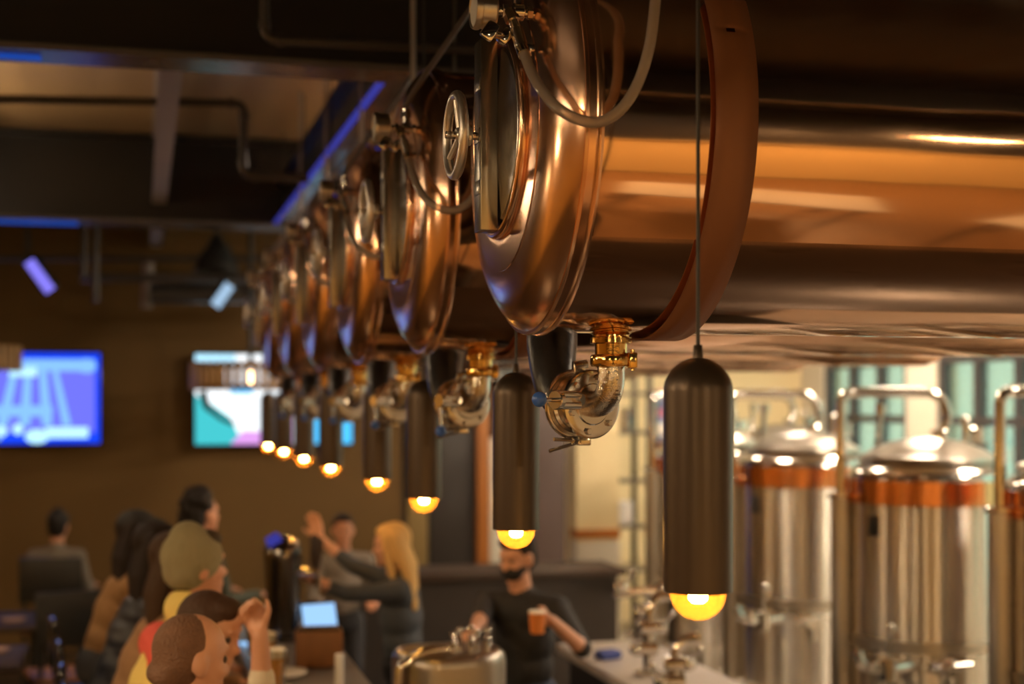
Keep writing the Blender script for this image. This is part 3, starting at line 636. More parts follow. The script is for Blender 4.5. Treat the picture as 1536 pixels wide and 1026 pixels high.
# ------------------------------------------------------------------ brewing tanks
def brew():
    t = thing('brewing_tank', 'steel brewing tank with a copper belt, in full view between two bent pipes', 'tank', (4.12, 6.89, 0), 0, 'upright steel brewing tanks')
    r = .425
    b = MB(); b.lathe((0, 0, .45), (0, 0, 1), [(-.25, .06), (0, r-.01), (.01, r), (1.26, r)], 72); b.build('tank_body', M['steel_tank'], t, 30)
    b = MB(); b.lathe((0, 0, .95), (0, 0, 1), [(0, r), (.002, r+.006), (.058, r+.006), (.06, r)], 72); b.build('belt_ring', M['steel_brush'], t)
    b = MB(); b.lathe((0, 0, 1.712), (0, 0, 1), [(0, r-.002), (.002, r+.005), (.125, r+.005), (.127, r-.004)], 72); b.build('copper_belt', M['copper_brew'], t)
    b = MB(); b.lathe((0, 0, 1.838), (0, 0, 1), [(0, r), (.03, r-.004), (.05, r-.02), (.075, r-.06), (.10, r-.10), (.105, r-.115)], 72); b.build('tank_shoulder', M['steel'], t)
    b = MB(); b.lathe((0, 0, 1.94), (0, 0, 1), [(-.012, r-.12), (-.012, r-.065), (0, r-.055), (.018, r-.06), (.024, r-.085), (.06, r-.14), (.095, .19), (.115, .10), (.122, .05), (.122, 0)], 72); b.build('tank_lid', M['steel_brush'], t, 30)
    b = MB(); b.cyl((.08, 0, 2.05), (.08, 0, 2.10), .05, n=24, bev=.006); b.torus((.08, 0, 2.085), (0, 0, 1), .05, .01, 24, 8)
    b.cyl((.20, -.05, 2.03), (.20, -.05, 2.13), .022, n=16); b.ball((.20, -.05, 2.15), .026, 14, 10); b.box((.27, -.05, 2.07), (.10, .04, .09), bev=.01); b.build('lid_fitting', M['steel_mirror'], t)
    b = MB(); P = [(-.47, .1, .0), (-.47, .1, 1.76)]; b.cyl((-.465, .1, .10), (-.465, .1, 1.745), .055, n=20); b.build('down_pipe', M['steel_brush'], t)
    b = MB(); b.cyl((-.465, .1, 1.735), (-.465, .1, 1.765), .068, n=20, bev=.006); b.box((-.53, .08, 1.75), (.04, .04, .03), bev=.006); b.build('pipe_clamp', M['steel'], t)
    b = MB(); b.tube([(-.465, .1, 1.74), (-.465, .1, 2.20), (-.463, .1, 2.245), (-.445, .099, 2.283), (-.41, .098, 2.30), (-.36, .095, 2.302), (-.05, .05, 2.302), (.04, .03, 2.296), (.09, .02, 2.268), (.115, .01, 2.22), (.118, 0, 2.15), (.1, 0, 2.09)], .0285, 16, sub=4); b.build('vent_pipe', M['steel'], t)
    b = MB(); b.tube([(-.25, .12, 1.90), (-.22, .14, 2.05), (-.2, .15, 2.22)], .018, 10); b.cyl((-.2, .15, 2.18), (-.2, .15, 2.24), .03, n=12); b.build('sensor_pipe', M['steel_mirror'], t)
    b = MB(); b.tube([(-.32, -.36, .90), (-.50, -.42, .90), (-.62, -.44, .93), (-.66, -.44, 1.0)], .026, 12); b.cyl((-.48, -.42, .84), (-.48, -.42, .96), .05, n=16, bev=.006); b.cyl((-.57, -.43, .915), (-.585, -.435, .96), .045, n=16, bev=.006); va = b.build('outlet_valve', M['steel_mirror'], t)
    b = MB(); b.cyl((-.48, -.42, .96), (-.47, -.44, 1.10), .012, n=10); b.ball((-.47, -.44, 1.11), .026, 12, 8); b.build('valve_lever', M['steel_mirror'], va)
    b = MB(); b.cyl((-.18, -.37, .90), (-.18, -.52, .90), .05, n=18, bev=.008); b.cyl((-.3, -.50, .90), (-.06, -.52, .92), .016, n=10); b.cyl((-.18, -.50, .89), (-.18, -.50, .78), .02, n=10); b.build('sample_valve', M['steel_mirror'], t)
    MB().box((-.40, -.14, 1.6), (.012, .07, .11), rot=rotz(.3), bev=.004).build('sensor_box', M['black'], t)
    for k in range(4):
        a = PI/4+k*PI/2; MB().cyl((math.cos(a)*r*.86, math.sin(a)*r*.86, 0), (math.cos(a)*r*.86, math.sin(a)*r*.86, .5), .04, n=14).build('leg', M['steel'], t)
    return t
bt = brew()
dup(bt, (4.18, 8.52, 0), 'steel brewing tank with a copper belt, right behind the nearest tube lamp')
dup(bt, (4.32, 5.72, 0), 'steel brewing tank with a copper belt, mostly cut by the frame edge')
dup(bt, (4.18, 10.1, 0), 'steel brewing tank with a copper belt, mostly hidden by the nearest tube lamp', rz=.3)
dup(bt, (5.4, 11.4, 0), 'steel brewing tank with a copper belt, last of its row at the far wall', rz=.2)

mp = at(958, 890, 8.0)
t = thing('pipe_manifold', 'chrome pipe manifold with valves standing behind the pale service counter', 'pipe manifold', (mp.x, mp.y, 0))
b = MB(); z0 = mp.z; b.tube([(.0, 0, .0), (0, 0, z0-.2), (0, 0, z0-.05)], .03, 14); b.tube([(-.12, 0, z0-.01), (-.10, 0, z0), (.14, -.02, z0+.02), (.2, -.02, z0+.05), (.21, -.02, z0+.12)], .026, 14); b.build('riser_pipe', M['steel_mirror'], t)
MB().cyl((0, 0, 0), (0, 0, .03), .12, n=24, bev=.008).build('floor_flange', M['steel'], t)
for k, (x, z) in enumerate(((-.12, z0+.04), (.0, z0-.10), (.04, z0-.24), (-.03, z0-.36), (.13, z0+.02))):
    b = MB(); b.cyl((x-.035, -.02, z), (x+.035, -.02, z), .038, n=18, bev=.006); b.ball((x, -.05, z), .036, 14, 10); v = b.build('manifold_valve', M['steel_mirror'], t)
    b = MB(); b.cyl((x, -.05, z), (x+.05, -.10, z+.09), .010, n=10); b.ball((x+.052, -.102, z+.094), .018, 12, 8); b.build('valve_lever', M['steel_mirror'], v)
for px, d, lb in ((972, 6.75, 'chrome valve assembly standing on the pale service counter, taller one'), (1012, 6.15, 'chrome valve assembly standing on the pale service counter, below the nearest tube lamp')):
    q = at(px, 900, d); tall = .37 if px < 1000 else .27
    t = thing('valve_assembly', lb, 'valve', (min(q.x, 2.60), q.y, .951), random.uniform(-.4, .4), 'chrome valve assemblies on the counter')
    b = MB(); b.cyl((0, 0, 0), (0, 0, .02), .07, n=28, bev=.005); b.tube([(0, 0, .01), (0, 0, tall*.6), (.01, 0, tall*.85), (.05, 0, tall), (.11, -.01, tall+.01)], .024, 14); b.build('stand_pipe', M['steel_mirror'], t)
    for z, sx in ((tall*.35, -1), (tall*.62, 1)):
        b = MB(); b.cyl((-.045, 0, z), (.045, 0, z), .036, n=20, bev=.006); b.ball((sx*.06, -.01, z), .034, 14, 10); v = b.build('valve_body', M['steel_mirror'], t)
        b = MB(); b.cyl((sx*.05, -.02, z), (sx*.10, -.07, z+.07), .009, n=10); b.ball((sx*.10, -.07, z+.075), .016, 12, 8); b.build('valve_lever', M['steel_mirror'], v)
# storage rack with cartons
p = Vector((4.02, 11.95, 0)); t = thing('storage_rack', 'open metal storage rack beside the cream column', 'rack', p)
for sx in (-.30, .28):
    for sy in (-.2, .2): MB().box((sx, sy, 1.3), (.04, .04, 2.6)).build('post', M['pipe_paint'], t)
lev = [.25, .78, 1.16, 1.56, 1.98, 2.32]
for z in lev: MB().box((-.01, 0, z), (.62, .44, .035)).build('rack_shelf', M['steel_dark'], t)
cols = ['box_red', 'box_blue', 'box_red', 'box_teal', 'box_red', 'box_pink', 'box_blue', 'box_red', 'box_blue', 'box_pink']
cn = {'box_red': 'red', 'box_blue': 'blue', 'box_teal': 'teal', 'box_pink': 'pink'}
ps = Vector((4.47, 11.7, 0)); pal = tag(MB().box((ps.x, ps.y, .05), (.34, .34, .10), bev=.005).build('pallet', M['dark_wood']), 'small dark pallet under the tall stack of cartons', 'pallet'); z = .10; place = ['lowest in', 'second from the bottom of', 'third from the bottom of', 'fourth from the bottom of', 'fifth from the bottom of', 'sixth from the bottom of', 'fourth from the top of', 'third from the top of', 'second from the top of', 'topmost of']
for k in range(10):
    h = .225; c_ = thing('carton', '%s carton, %s the tall stack by the storage rack' % (cn[cols[k]], place[k]), 'carton', (ps.x+random.uniform(-.01, .01), ps.y, z), random.uniform(-.04, .04), 'cartons in the tall stack')
    MB().box((0, 0, h/2), (.30, .30, h), bev=.005).build('carton_body', M[cols[k]], c_); MB().box((0, 0, h/2), (.302, .302, h*.45), bev=.004).build('carton_print', M['box_blue'] if cols[k] != 'box_blue' else M['paper'], c_); z += h
for i, (x, zz, m, nm) in enumerate([(-.1, lev[1], 'paper', 'white'), (.1, lev[2], 'paper', 'white'), (-.05, lev[3], 'offwhite', 'cream'), (.1, lev[4], 'steel', 'steel'), (-.08, lev[4], 'foam', 'cream')]):
    tag(MB().cyl((p.x+x, p.y-.05, zz+.0175), (p.x+x, p.y-.05, zz+.0175+.20), .075, .075, 20, .008).build('canister', M[m]), '%s canister on the %s shelf of the storage rack%s' % (nm, ['second', 'third', 'fourth', 'fifth', 'fifth'][i], ''), 'canister', 'canisters on the storage rack')

exec_people = True
# ------------------------------------------------------------------ people
M['eye'] = mat('dark_eye', (.045, .025, .016), 0, .35)
SKIN = mat('skin', (.56, .26, .155), 0, .48, bump=.1, bscale=80); SKIN2 = mat('skin_pale', (.64, .33, .21), 0, .48, bump=.1, bscale=80)
def cloth(name, c, quilt=False):
    m = mat(name, c, 0, .8, bump=.5, bscale=14, bdist=.012)
    if quilt:
        nt = m.node_tree; n = nt.nodes; w = n.new('ShaderNodeTexWave'); w.bands_direction = 'Z'; w.inputs['Scale'].default_value = 5.5; w.inputs['Distortion'].default_value = .6
        tc = n.new('ShaderNodeTexCoord'); nt.links.new(tc.outputs['Object'], w.inputs['Vector'])
        bp = [x for x in n if x.type == 'BUMP'][0]; nt.links.new(w.outputs['Fac'], bp.inputs['Height']); bp.inputs['Distance'].default_value = .010
        n['Principled BSDF'].inputs['Roughness'].default_value = .5
    return m
def seg_prims(S):
    """S: list of (p, q, rp, rq, mat, squash) tapered capsules -> a mesh of overlapping closed pieces"""
    b = MB()
    for (p, q, rp, rq, m) in S:
        p, q = Vector(p), Vector(q); d = q-p; L = d.length
        if L < 1e-5: b.ball(p, rp, 14, 10); continue
        pr = [(-rp, 0)] + [(-rp*math.cos(a), rp*math.sin(a)) for a in (PI/8, PI/4, 3*PI/8)] + [(0, rp), (L, rq)] + [(L+rq*math.sin(a), rq*math.cos(a)) for a in (PI/8, PI/4, 3*PI/8)] + [(L+rq, 0)]
        b.lathe(p, d, pr, 14)
    return b
def solid(name, S, E, mats, parent, vox, smooth=3):
    """S tapered capsules, E ellipsoids (c, radii, mat, rotation); fused to ONE continuous skin"""
    b = seg_prims(S)
    for (c, r, m, rot) in E: b.ball(c, r, 18, 12, rot)
    o = b.build(name, mats[0], parent, 0)
    md = o.modifiers.new('r', 'REMESH'); md.mode = 'VOXEL'; md.voxel_size = vox
    sm = o.modifiers.new('s', 'SMOOTH'); sm.iterations = smooth; sm.factor = .5
    dg = bpy.context.evaluated_depsgraph_get(); me = bpy.data.meshes.new_from_object(o.evaluated_get(dg)); o.modifiers.clear(); old = o.data; o.data = me; bpy.data.meshes.remove(old); me.name = name
    me.materials.clear()
    for m in mats: me.materials.append(m)
    n = len(me.polygons); ce = np.empty(n*3, np.float32); me.polygons.foreach_get('center', ce); ce = ce.reshape(-1, 3)
    best = np.full(n, 1e9, np.float32); idx = np.zeros(n, np.int32)
    for (p, q, rp, rq, m) in S:
        p, q = np.array(p, np.float32), np.array(q, np.float32); d = q-p; L2 = max(float(d@d), 1e-9)
        tt = np.clip(((ce-p)@d)/L2, 0, 1); dist = np.linalg.norm(ce-p-tt[:, None]*d, axis=1) - (rp+(rq-rp)*tt)
        k = dist < best; best[k] = dist[k]; idx[k] = m
    for (c, r, m, rot) in E:
        rl = np.array(r if isinstance(r, (tuple, list)) else (r,)*3, np.float32); v = ce-np.array(c, np.float32)
        if rot is not None: v = v @ np.array(rot.to_3x3(), dtype=np.float32)
        k0 = np.linalg.norm(v/rl, axis=1); dist = (k0-1)*rl.min(); k = dist < best; best[k] = dist[k]; idx[k] = m
    me.polygons.foreach_set('material_index', idx); me.polygons.foreach_set('use_smooth', np.ones(n, bool)); me.update()
    return o
def hand(S, w, d, up, m, curl=.4, side=1, k=1.0):
    """palm and five fingers from the wrist w along d; up = back of the hand"""
    w, d = Vector(w), Vector(d).normalized(); up = Vector(up); up = (up-d*up.dot(d)).normalized(); s = d.cross(up).normalized()*side
    kn = w+d*.085*k
    for j, off in enumerate((-.033, -.011, .011, .032)):
        a = w+d*.02*k+s*off*.6*k; q = kn+s*off*k; S.append((a, q, .0135*k, .0125*k, m))
        L = (.066, .078, .072, .055)[j]*k; c1 = curl*(1+.12*j)
        f1 = (d*math.cos(c1)-up*math.sin(c1)+s*off*2.2).normalized(); e1 = q+f1*L*.55
        f2 = (d*math.cos(c1*2.1)-up*math.sin(c1*2.1)+s*off*2.0).normalized(); e2 = e1+f2*L*.5
        S.append((q, e1, .0098*k, .0088*k, m)); S.append((e1, e2, .0088*k, .0072*k, m))
    b0 = w+d*.03*k-s*.026*k; th = (d*.55-s*.75-up*.25).normalized(); b1 = b0+th*.045*k; b2 = b1+(d*.85-s*.25-up*.35).normalized()*.032*k
    S.append((b0, b1, .0145*k, .011*k, m)); S.append((b1, b2, .0105*k, .0085*k, m))
PALM = {}
def person(label, X, Y, ztop, face, top, H=1.74, seat=True, skin=SKIN, pants=None, hair='short', haircol=(.05, .03, .02), lean=.12, headyaw=0.0, headpitch=0.0, arms=None, sleeve=1.0, extra=None, neckline=False, shoulders=1.0):
    """face: heading (radians) of the body, 0 = towards +X; arms in world points: {'L': (elbow, wrist, hand_dir), ...}"""
    k = H/1.75; rise = .83 if seat else .95
    zp = ztop - (.80+.0)*k if seat else ztop-.80*k     # pelvis height
    t = thing('person', label, 'person', (X, Y, 0), face, 'people')
    inv = Matrix.Rotation(-face, 4, 'Z') @ Matrix.Translation((-X, -Y, 0))
    c = math.cos(lean); s = math.sin(lean)
    tor = lambda h, y=0.0, x=0.0: Vector((x*k+s*h*k, y*k, zp+c*h*k))
    top_m, pan = top, pants or cloth('dark_trousers', (.025, .025, .03)); mats = [skin, top_m, pan, M['black']]
    S, E = [], []
    sh = .185*shoulders
    # torso
    E += [(tor(.0), (.125*k, .165*k, .13*k), 2, None), (tor(.14), (.115*k, .15*k, .13*k), 1, None), (tor(.28), (.125*k, .165*k, .15*k), 1, None), (tor(.40), (.115*k, .175*k, .11*k), 1, None)]
    S += [(tor(.1), tor(.36), .115*k, .12*k, 1), (tor(.45, -.09), tor(.45, .09), .072*k, .072*k, 1), (tor(.46, -.05), tor(.445, -sh), .062*k, .066*k, 1), (tor(.46, .05), tor(.445, sh), .062*k, .066*k, 1)]
    nb = tor(.47); hc = tor(.68, 0, .03)                # neck base, head centre (skull top is hc + .12)
    hc.z = ztop-.112*k; hc.x = nb.x+.04*k
    S += [(nb, hc+Vector((-.012, 0, -.07))*k, .062*k, .052*k, 0)]
    if not neckline: S += [(nb+Vector((-.01, 0, -.01)), nb+Vector((.0, 0, .035)), .078*k, .068*k, 1)]
    # head with face
    HR = Matrix.Rotation(headyaw, 4, 'Z') @ Matrix.Rotation(headpitch, 4, 'Y')
    hp = lambda x, y, z: hc + (HR @ Vector((x, y, z)))*k
    E += [(hp(-.008, 0, .018), (.096*k, .076*k, .094*k), 0, HR), (hp(.02, 0, -.03), (.072*k, .066*k, .085*k), 0, HR), (hp(.035, 0, -.075), (.052*k, .05*k, .045*k), 0, HR), (hp(.07, 0, -.105), (.022*k, .026*k, .02*k), 0, HR),
          (hp(.092, 0, -.032), (.022*k, .014*k, .017*k), 0, HR), (hp(.083, 0, .0), (.016*k, .010*k, .034*k), 0, HR), (hp(.081, 0, .028), (.014*k, .045*k, .011*k), 0, HR), (hp(.086, 0, -.066), (.010*k, .024*k, .007*k), 0, HR), (hp(.083, 0, -.080), (.011*k, .022*k, .008*k), 0, HR),
          (hp(-.008, .079, -.016), (.023*k, .010*k, .034*k), 0, HR), (hp(-.008, -.079, -.016), (.023*k, .010*k, .034*k), 0, HR), (hp(.06, .038, -.03), (.026*k, .022*k, .024*k), 0, HR), (hp(.06, -.038, -.03), (.026*k, .022*k, .024*k), 0, HR)]
    # arms
    arms = arms or {}
    for side, nm in ((1, 'L'), (-1, 'R')):
        shp = tor(.445, sh*side)
        if nm in arms:
            el, wr, hd = arms[nm][:3]; el = inv @ Vector(el); wr = inv @ Vector(wr); hdv = inv.to_3x3() @ Vector(hd)
            up = inv.to_3x3() @ Vector(arms[nm][3]) if len(arms[nm]) > 3 else Vector((0, 0, 1))
        else:
            el = shp+Vector((.06, .06*side, -.29))*k; wr = el+Vector((.23, -.05*side, .02))*k; hdv = Vector((1, -.2*side, -.05)); up = Vector((0, 0, 1))
        # keep human segment lengths
        el = shp+(el-shp).normalized()*.30*k; wr = el+(wr-el).normalized()*.255*k
        mf = 1 if sleeve > .6 else 0; mu = 1
        S += [(shp, el, .060*k, .047*k, mu)]
        if 0 < sleeve < 1 and sleeve > .6: mid = el+(wr-el)*((sleeve-.5)*2-.35); S += [(el, mid, .046*k, .042*k, 1), (mid, wr, .034*k, .027*k, 0)]
        else: S += [(el, wr, .046*k if mf else .039*k, .034*k if mf else .026*k, mf)]
        ws = Matrix.Translation((X, Y, 0)) @ Matrix.Rotation(face, 4, 'Z'); ud = (up-hdv.normalized()*up.dot(hdv.normalized())).normalized(); PALM[nm] = ws @ (wr+hdv.normalized()*.085*k-ud*.050*k)
        hand(S, wr, hdv, up, 0, arms[nm][4] if nm in arms and len(arms[nm]) > 4 else .45, side, k)
    # legs
    for side in (1, -1):
        hip = Vector((0, .09*side*k, zp-.02*k))
        if seat: kn = hip+Vector((.40, .05*side, -.03))*k; an = kn+Vector((-.06, 0, -.41))*k
        else:
            f = zp/(.93*k) ; kn = Vector((.03*k, .10*side*k, zp*.53)); an = Vector((-.01*k, .11*side*k, .085))
        S += [(hip, kn, .088*k, .062*k, 2), (kn, an, .060*k, .042*k, 2), (an+Vector((-.03, 0, -.045)), an+Vector((.15, .02*side, -.05)), .040*k, .034*k, 3), (an, an+Vector((-.01, 0, -.04)), .043*k, .043*k, 3)]
    solid('body', S, E, mats, t, .0085)
    for side in (1, -1): MB().ball(hp(.0725, .031*side, .001), .0125*k, 12, 8).build('eye', M['eye'], t)
    hm = mat('hair', haircol, 0, .65, bump=.7, bscale=60, bstretch=(1, 1, .25), spec=.25)
    hs, he = [], []
    if hair in ('short', 'crop', 'curly', 'long'):
        he += [(hp(-.022, 0, .032), (.097*k, .083*k, .094*k), 0, HR), (hp(-.045, 0, -.01), (.066*k, .078*k, .085*k), 0, HR)]
    if hair == 'short': he += [(hp(.03, 0, .085), (.06*k, .06*k, .035*k), 0, HR)]
    if hair == 'curly':
        for q in range(26):
            a = random.uniform(0, 2*PI); ph = random.uniform(-.3, 1.4); d_ = Vector((math.cos(a)*math.cos(ph), math.sin(a)*math.cos(ph), math.sin(ph)))
            if d_.x > .55 and d_.z < .6: continue
            he += [(hp(-.03+.085*d_.x, .09*d_.y, .04+.095*d_.z), .045*k, 0, None)]
        for y in (-.07, 0, .07): hs += [(hp(-.08, y, 0), hp(-.10, y*1.2, -.17), .05*k, .04*k, 0)]
    if hair == 'long':
        he += [(hp(.0, 0, .075), (.085*k, .08*k, .045*k), 0, HR)]
        for y in (-.075, -.05, -.02, .02, .05, .075):
            hs += [(hp(-.03-.03*(1-abs(y)/.08), y, .04), hp(-.075-.03*(1-abs(y)/.08), y*1.15, -.13), .036*k, .04*k, 0), (hp(-.075-.03*(1-abs(y)/.08), y*1.15, -.13), hp(-.10, y*1.3, -.36), .038*k, .02*k, 0)]
        for sg in (-1, 1): hs += [(hp(.03, .07*sg, .05), hp(.01, .082*sg, -.12), .022*k, .026*k, 0), (hp(.01, .082*sg, -.12), hp(-.01, .09*sg, -.25), .026*k, .014*k, 0)]
    if he or hs: solid('hair', hs, he, [hm], t, .010, 2)
    if extra: extra(t, hp, tor, k, HR)
    return t, zp, k

STOOLS = []; STOOL_Z = []
def stool(X, Y, seat_z, face, label):
    if not STOOLS:
        t = thing('bar_stool', label, 'stool', (X, Y, 0), face, 'black bar stools along the bar')
        MB().box((0, 0, seat_z-.025), (.38, .38, .05), bev=.018).build('seat', M['rubber'], t); MB().box((-.21, 0, seat_z+.28), (.03, .36, .22), bev=.012).build('backrest', M['black_gloss'], t)
        for sy in (-1, 1):
            MB().tube([(-.17, .15*sy, seat_z-.03), (-.2, .155*sy, seat_z+.1), (-.215, .155*sy, seat_z+.3)], .011, 8).build('back_post', M['black_gloss'], t)
            for sx in (-1, 1): MB().cyl((.15*sx, .15*sy, seat_z-.03), (.2*sx, .2*sy, 0), .013, n=10).build('leg', M['black_gloss'], t)
        b = MB(); z = .40; q = .15+.05*(1-z/seat_z)+.0
        for a, c_ in (((1, 1), (1, -1)), ((1, -1), (-1, -1)), ((-1, -1), (-1, 1)), ((-1, 1), (1, 1))): b.cyl((q*a[0], q*a[1], z), (q*c_[0], q*c_[1], z), .010, n=8)
        b.build('foot_ring', M['black_gloss'], t); STOOLS.append(t); STOOL_Z.append(seat_z); return t
    t = dup(STOOLS[0], (X, Y, 0), label, rz=face); t.scale = (1, 1, seat_z/STOOL_Z[0]); return t

def sit(px, py, d, **kw):
    p = at(px, py, d); return p
beige = cloth('tan_jacket', (.30, .16, .075)); brown = cloth('brown_jacket', (.26, .135, .05)); navy = cloth('navy_puffer', (.025, .028, .042), True)
yellow = cloth('yellow_jacket', (.74, .56, .16)); redc = cloth('red_panel', (.72, .09, .06)); cyan = cloth('aqua_panel', (.12, .42, .46)); white = cloth('white_shirt', (.70, .62, .50)); denim = cloth('grey_denim', (.055, .062, .075)); blackt = cloth('black_shirt', (.022, .021, .022)); jeans = cloth('blue_jeans', (.03, .045, .09)); grey = cloth('grey_top', (.20, .17, .14)); dgreen = cloth('dark_green', (.03, .035, .02)); plaid = cloth('dark_flannel', (.10, .06, .04))
PEOPLE = []
def P(label, px, py, d, face, top, stool_label=None, **kw):
    q = at(px, py, d); H = kw.get('H', 1.74); off = (math.sin(kw.get('lean', .12))*.47+.045)*H/1.75; q.x -= off*math.cos(face); q.y -= off*math.sin(face)
    t, zp, k = person(label, q.x, q.y, q.z, face, top, **kw)
    if stool_label:
        stool(q.x-.02*math.cos(face), q.y-.02*math.sin(face), zp-.115*k, face, stool_label)
    return t

def bald_extra(t, hp, tor, k, HR):
    b_ = [(hp(-.034, 0, .0), (.074*k, .079*k, .090*k), 0, HR), (hp(-.024, 0, .022), (.090*k, .0785*k, .0900*k), 0, HR), (hp(.0, .0, .074), (.050*k, .052*k, .0345*k), 0, HR)]
    solid('hair', [(hp(-.075, -.03, -.05), hp(-.075, .03, -.05), .035*k, .035*k, 0)], b_, [mat('cropped_hair', (.12, .06, .033), 0, .7, bump=.9, bscale=140, var=.5, col2=(.24, .115, .065), vscale=30)], t, .008, 2)
P('person with cropped brown hair and bare forehead in a dark shirt, nearest the camera', 292, 921, 3.75, .22, plaid, 'black bar stool under the cropped haired person', hair='none', headyaw=.12, headpitch=.15, extra=bald_extra, skin=SKIN2, lean=.16)
P('person with brown hair in a white shirt raising a hand, beside the cropped haired one', 318, 893, 4.35, -.25, white, 'black bar stool under the person in the white shirt', hair='short', haircol=(.06, .03, .018), headyaw=-.25, headpitch=.25, skin=SKIN2, lean=.22, sleeve=.92,
  arms={'L': (at(425, 1085, 4.25), at(390, 950, 4.3), at(372, 890, 4.35)-at(390, 950, 4.3), (.5, .8, 0), 1.1)})
def beanie_extra(t, hp, tor, k, HR):
    solid('beanie', [(hp(-.012, 0, .02), hp(-.03, 0, .085), .096*k, .066*k, 0)], [(hp(-.018, 0, .03), (.108*k, .092*k, .098*k), 0, HR), (hp(-.04, 0, -.015), (.078*k, .084*k, .075*k), 0, HR)], [mat('olive_knit', (.25, .21, .115), 0, .9, bump=.8, bscale=70, bstretch=(1, 1, .3))], t, .009, 2)
    solid('hood', [(tor(.53, -.10, .01), tor(.58, -.03, -.045), .062*k, .066*k, 0), (tor(.58, -.03, -.045), tor(.56, .06, -.03), .066*k, .062*k, 0), (tor(.56, .06, -.03), tor(.53, .12, .04), .058*k, .045*k, 0), (tor(.545, -.115, .03), tor(.51, -.12, .10), .064*k, .05*k, 1), (tor(.50, -.12, .0), tor(.47, -.13, .09), .05*k, .045*k, 0)], [], [yellow, cyan], t, .010, 3)
    solid('shoulder_panel', [(tor(.43, -.16, -.045), tor(.43, .15, -.045), .078*k, .078*k, 0), (tor(.41, -.185, -.05), tor(.43, -.18, .06), .078*k, .07*k, 0), (tor(.42, -.185, .0), tor(.34, -.225, .005), .072*k, .066*k, 0), (tor(.30, -.235, .005), tor(.26, -.24, .01), .066*k, .066*k, 1)], [], [redc, cyan], t, .010, 3)
bq = at(295, 795, 4.95)
P('person in an olive beanie and a yellow, red and aqua hooded jacket', 297, 797, 4.95, .12, yellow, 'black bar stool under the person in the yellow jacket', hair='short', haircol=(.06, .04, .02), headyaw=.25, extra=beanie_extra, lean=.34, H=1.80, shoulders=1.15)
P('person with long brown hair in a tan jacket, behind the beanie wearer', 268, 800, 5.75, .05, beige, 'black bar stool under the person in the tan jacket', hair='long', haircol=(.055, .028, .014), lean=.38, headyaw=-.1)
P('person with dark hair in a navy puffer jacket', 238, 785, 6.6, .10, navy, 'black bar stool under the person in the navy puffer jacket', hair='long', haircol=(.02, .012, .01), lean=.36, shoulders=1.12)
P('person with a dark cap and brown jacket, farthest of those seated at the bar', 208, 768, 7.5, .12, brown, 'black bar stool under the person in the brown jacket', hair='long', haircol=(.02, .012, .01), lean=.34,
  extra=lambda t, hp, tor, k, HR: solid('cap', [(hp(.06, 0, .06), hp(.13, 0, .05), .035*k, .02*k, 0)], [(hp(-.01, 0, .055), (.104*k, .09*k, .075*k), 0, HR)], [blackt], t, .009, 2))
P('person with big dark curly hair standing behind the beanie wearer', 306, 742, 8.6, .5, dgreen, hair='curly', haircol=(.012, .008, .007), seat=False, H=1.70)
P('person with dark hair in a pale top beyond the blonde bartender', 515, 772, 9.6, -1.6, grey, hair='short', haircol=(.02, .013, .01), seat=False, H=1.55)
P('person in a dark cap and grey top seated facing the far wall', 88, 769, 11.0, 1.3, grey, None, hair='short', haircol=(.015, .012, .012), seat=True, H=1.62,
  extra=lambda t, hp, tor, k, HR: solid('cap', [(hp(-.01, 0, .08), hp(-.01, 0, .11), .08*k, .05*k, 0)], [(hp(-.01, 0, .05), (.105*k, .092*k, .085*k), 0, HR)], [blackt], t, .009, 2))
P('blonde person in a grey denim jacket reaching for the tap tower with both arms', 586, 786, 7.4, PI-.15, denim, hair='long', haircol=(.72, .45, .17), seat=False, H=1.62, skin=SKIN2, headpitch=.1, headyaw=-.1, sleeve=.85, lean=.06,
  arms={'L': (at(530, 890, 7.25), at(482, 875, 7.2), (-1, -.1, .1), (0, 0, 1), .7), 'R': (at(500, 838, 7.7), at(470, 800, 7.7), at(455, 755, 7.7)-at(470, 805, 7.7), (.3, 1, 0), .15)})
def mask_extra(t, hp, tor, k, HR):
    solid('face_mask', [], [(hp(.055, 0, -.06), (.05*k, .062*k, .05*k), 0, HR), (hp(.03, 0, -.05), (.06*k, .073*k, .03*k), 0, HR)], [mat('black_mask', (.012, .012, .013), 0, .7)], t, .008, 2)
P('person in a black shirt and black face mask pouring behind the bar', 775, 800, 6.6, PI+.75, blackt, hair='short', haircol=(.03, .018, .012), seat=False, H=1.66, pants=jeans, headpitch=.25, headyaw=-.2, sleeve=.4, shoulders=1.1, extra=mask_extra, skin=SKIN2,
  arms={'L': (at(850, 935, 6.45), at(800, 905, 6.1), (-.95, -.05, .12), (.05, 1, .25), .85), 'R': (at(722, 925, 6.5), at(708, 950, 6.15), (-.5, -.6, -.5), (0, 0, 1), .6)})
hp_ = PALM['L']
t = thing('cup', 'pale topped orange cup held by the person in the face mask', 'cup', (hp_.x, hp_.y, hp_.z-.055)); MB().cyl((0, 0, .01), (0, 0, .10), .030, .036, 20, .004).build('cup', mat('orange_cup', (.65, .2, .04), 0, .4), t); MB().cyl((0, 0, .098), (0, 0, .108), .037, n=20, bev=.003).build('lid', M['foam'], t)
bl = at(843, 916, 7.6); 
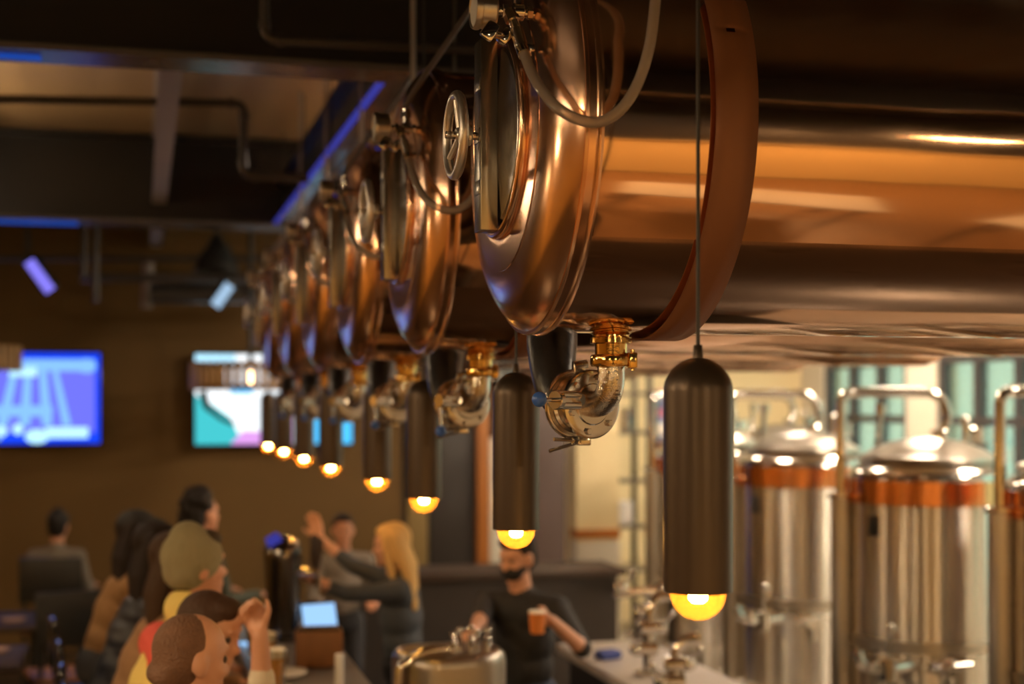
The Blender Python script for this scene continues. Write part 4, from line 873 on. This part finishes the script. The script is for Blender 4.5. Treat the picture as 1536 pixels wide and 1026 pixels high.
# ------------------------------------------------------------------ tables and chairs at the far left
def table(x, y, label):
    t = thing('bar_table', label, 'table', (x, y, 0)); MB().box((0, 0, .73), (.75, .75, .04), bev=.01).build('table_top', M['dark_wood'], t); MB().cyl((0, 0, .02), (0, 0, .71), .035, n=14).build('pedestal', M['black'], t); MB().cyl((0, 0, 0), (0, 0, .025), .26, n=28, bev=.008).build('base', M['black'], t); return t
table(-.72, 10.4, 'dark square pedestal table in front of the seated capped person'); table(-1.05, 8.9, 'dark square pedestal table nearest the blue television side')
CH = []
def chair(x, y, rz, label):
    if not CH:
        t = thing('dining_chair', label, 'chair', (x, y, 0), rz, 'black dining chairs at the far left')
        MB().box((0, 0, .45), (.42, .42, .035), bev=.01).build('seat', M['wood'], t); MB().box((-.2, 0, .78), (.03, .42, .30), bev=.012).build('backrest', M['black'], t)
        for sy in (-1, 1):
            MB().cyl((.18, .18*sy, .44), (.21, .2*sy, 0), .014, n=10).build('leg', M['black'], t); MB().tube([(-.21, .19*sy, 0), (-.18, .18*sy, .45), (-.205, .18*sy, .9)], .014, 10).build('back_leg', M['black'], t)
        CH.append(t); return t
    return dup(CH[0], (x, y, 0), label, rz=rz)
cq = at(88, 769, 11.0); chair(cq.x+.02, cq.y-.05, 1.3, 'black backed chair under the seated capped person'); CH[0].scale = (1.15, 1.15, 1.16); chair(-1.36, 10.4, .2, 'black backed chair tucked at the farther dark table'); chair(-.43, 8.75, PI, 'black backed chair at the nearer dark table, bar side'); chair(-1.0, 8.28, 1.5, 'black backed chair at the nearer dark table, camera side'); chair(-.45, 9.45, 1.8, 'black backed chair between the two dark tables')
tp = M['offwhite']
for i, (x, y) in enumerate([(1.0, .6), (2.6, -.1), (.2, -1.3), (4.0, .9)]):
    t = thing('dining_table', 'pale topped dining table behind the camera', 'table', (x, y, 0), .3*i, 'pale dining tables')
    MB().box((0, 0, .735), (1.15, .7, .035), bev=.008).build('table_top', tp, t)
    for sx in (-.5, .5):
        for sy in (-.28, .28): MB().cyl((sx, sy, 0), (sx, sy, .72), .022, n=10).build('leg', M['black'], t)
for i, (x, y, nm) in enumerate([(-.85, 10.3, 'farther'), (-.62, 10.5, 'farther'), (-1.0, 8.8, 'nearer'), (-.85, 9.05, 'nearer')]):
    tag(MB().cyl((x, y, .75), (x, y, .765), .07, .085, 24, .003).build('coaster_plate', M['wood_slat']), 'small wooden plate on the %s dark table, %s of two' % (nm, 'first' if i % 2 == 0 else 'second'), 'plate', 'plates on the dark tables')

# ------------------------------------------------------------------ world, camera, settings
w = bpy.data.worlds.new('World'); SC.world = w; w.use_nodes = True
bg = w.node_tree.nodes['Background']; bg.inputs[0].default_value = (.72, .92, .82, 1); bg.inputs[1].default_value = 1.7
cam = bpy.data.cameras.new('Camera'); co = bpy.data.objects.new('Camera', cam); COL.objects.link(co)
co.location = (0, 0, ZC); co.rotation_euler = (PI/2, 0, -YAW); cam.lens = 50; cam.sensor_width = 36; cam.sensor_fit = 'HORIZONTAL'
cam.shift_y = (HZ-513)/1536; cam.clip_start = .02
cam.dof.use_dof = True; cam.dof.focus_distance = 2.95; cam.dof.aperture_fstop = 1.9
SC.camera = co
vs = SC.view_settings; vs.view_transform = 'Standard'; vs.look = 'None'; vs.gamma = 1; vs.use_curve_mapping = False; vs.exposure = 0.2
cy = SC.cycles; cy.use_denoising = True; cy.max_bounces = 10; cy.diffuse_bounces = 4; cy.glossy_bounces = 6; cy.transmission_bounces = 6; cy.transparent_max_bounces = 12
cy.sample_clamp_indirect = 6; cy.caustics_reflective = True; cy.blur_glossy = .5
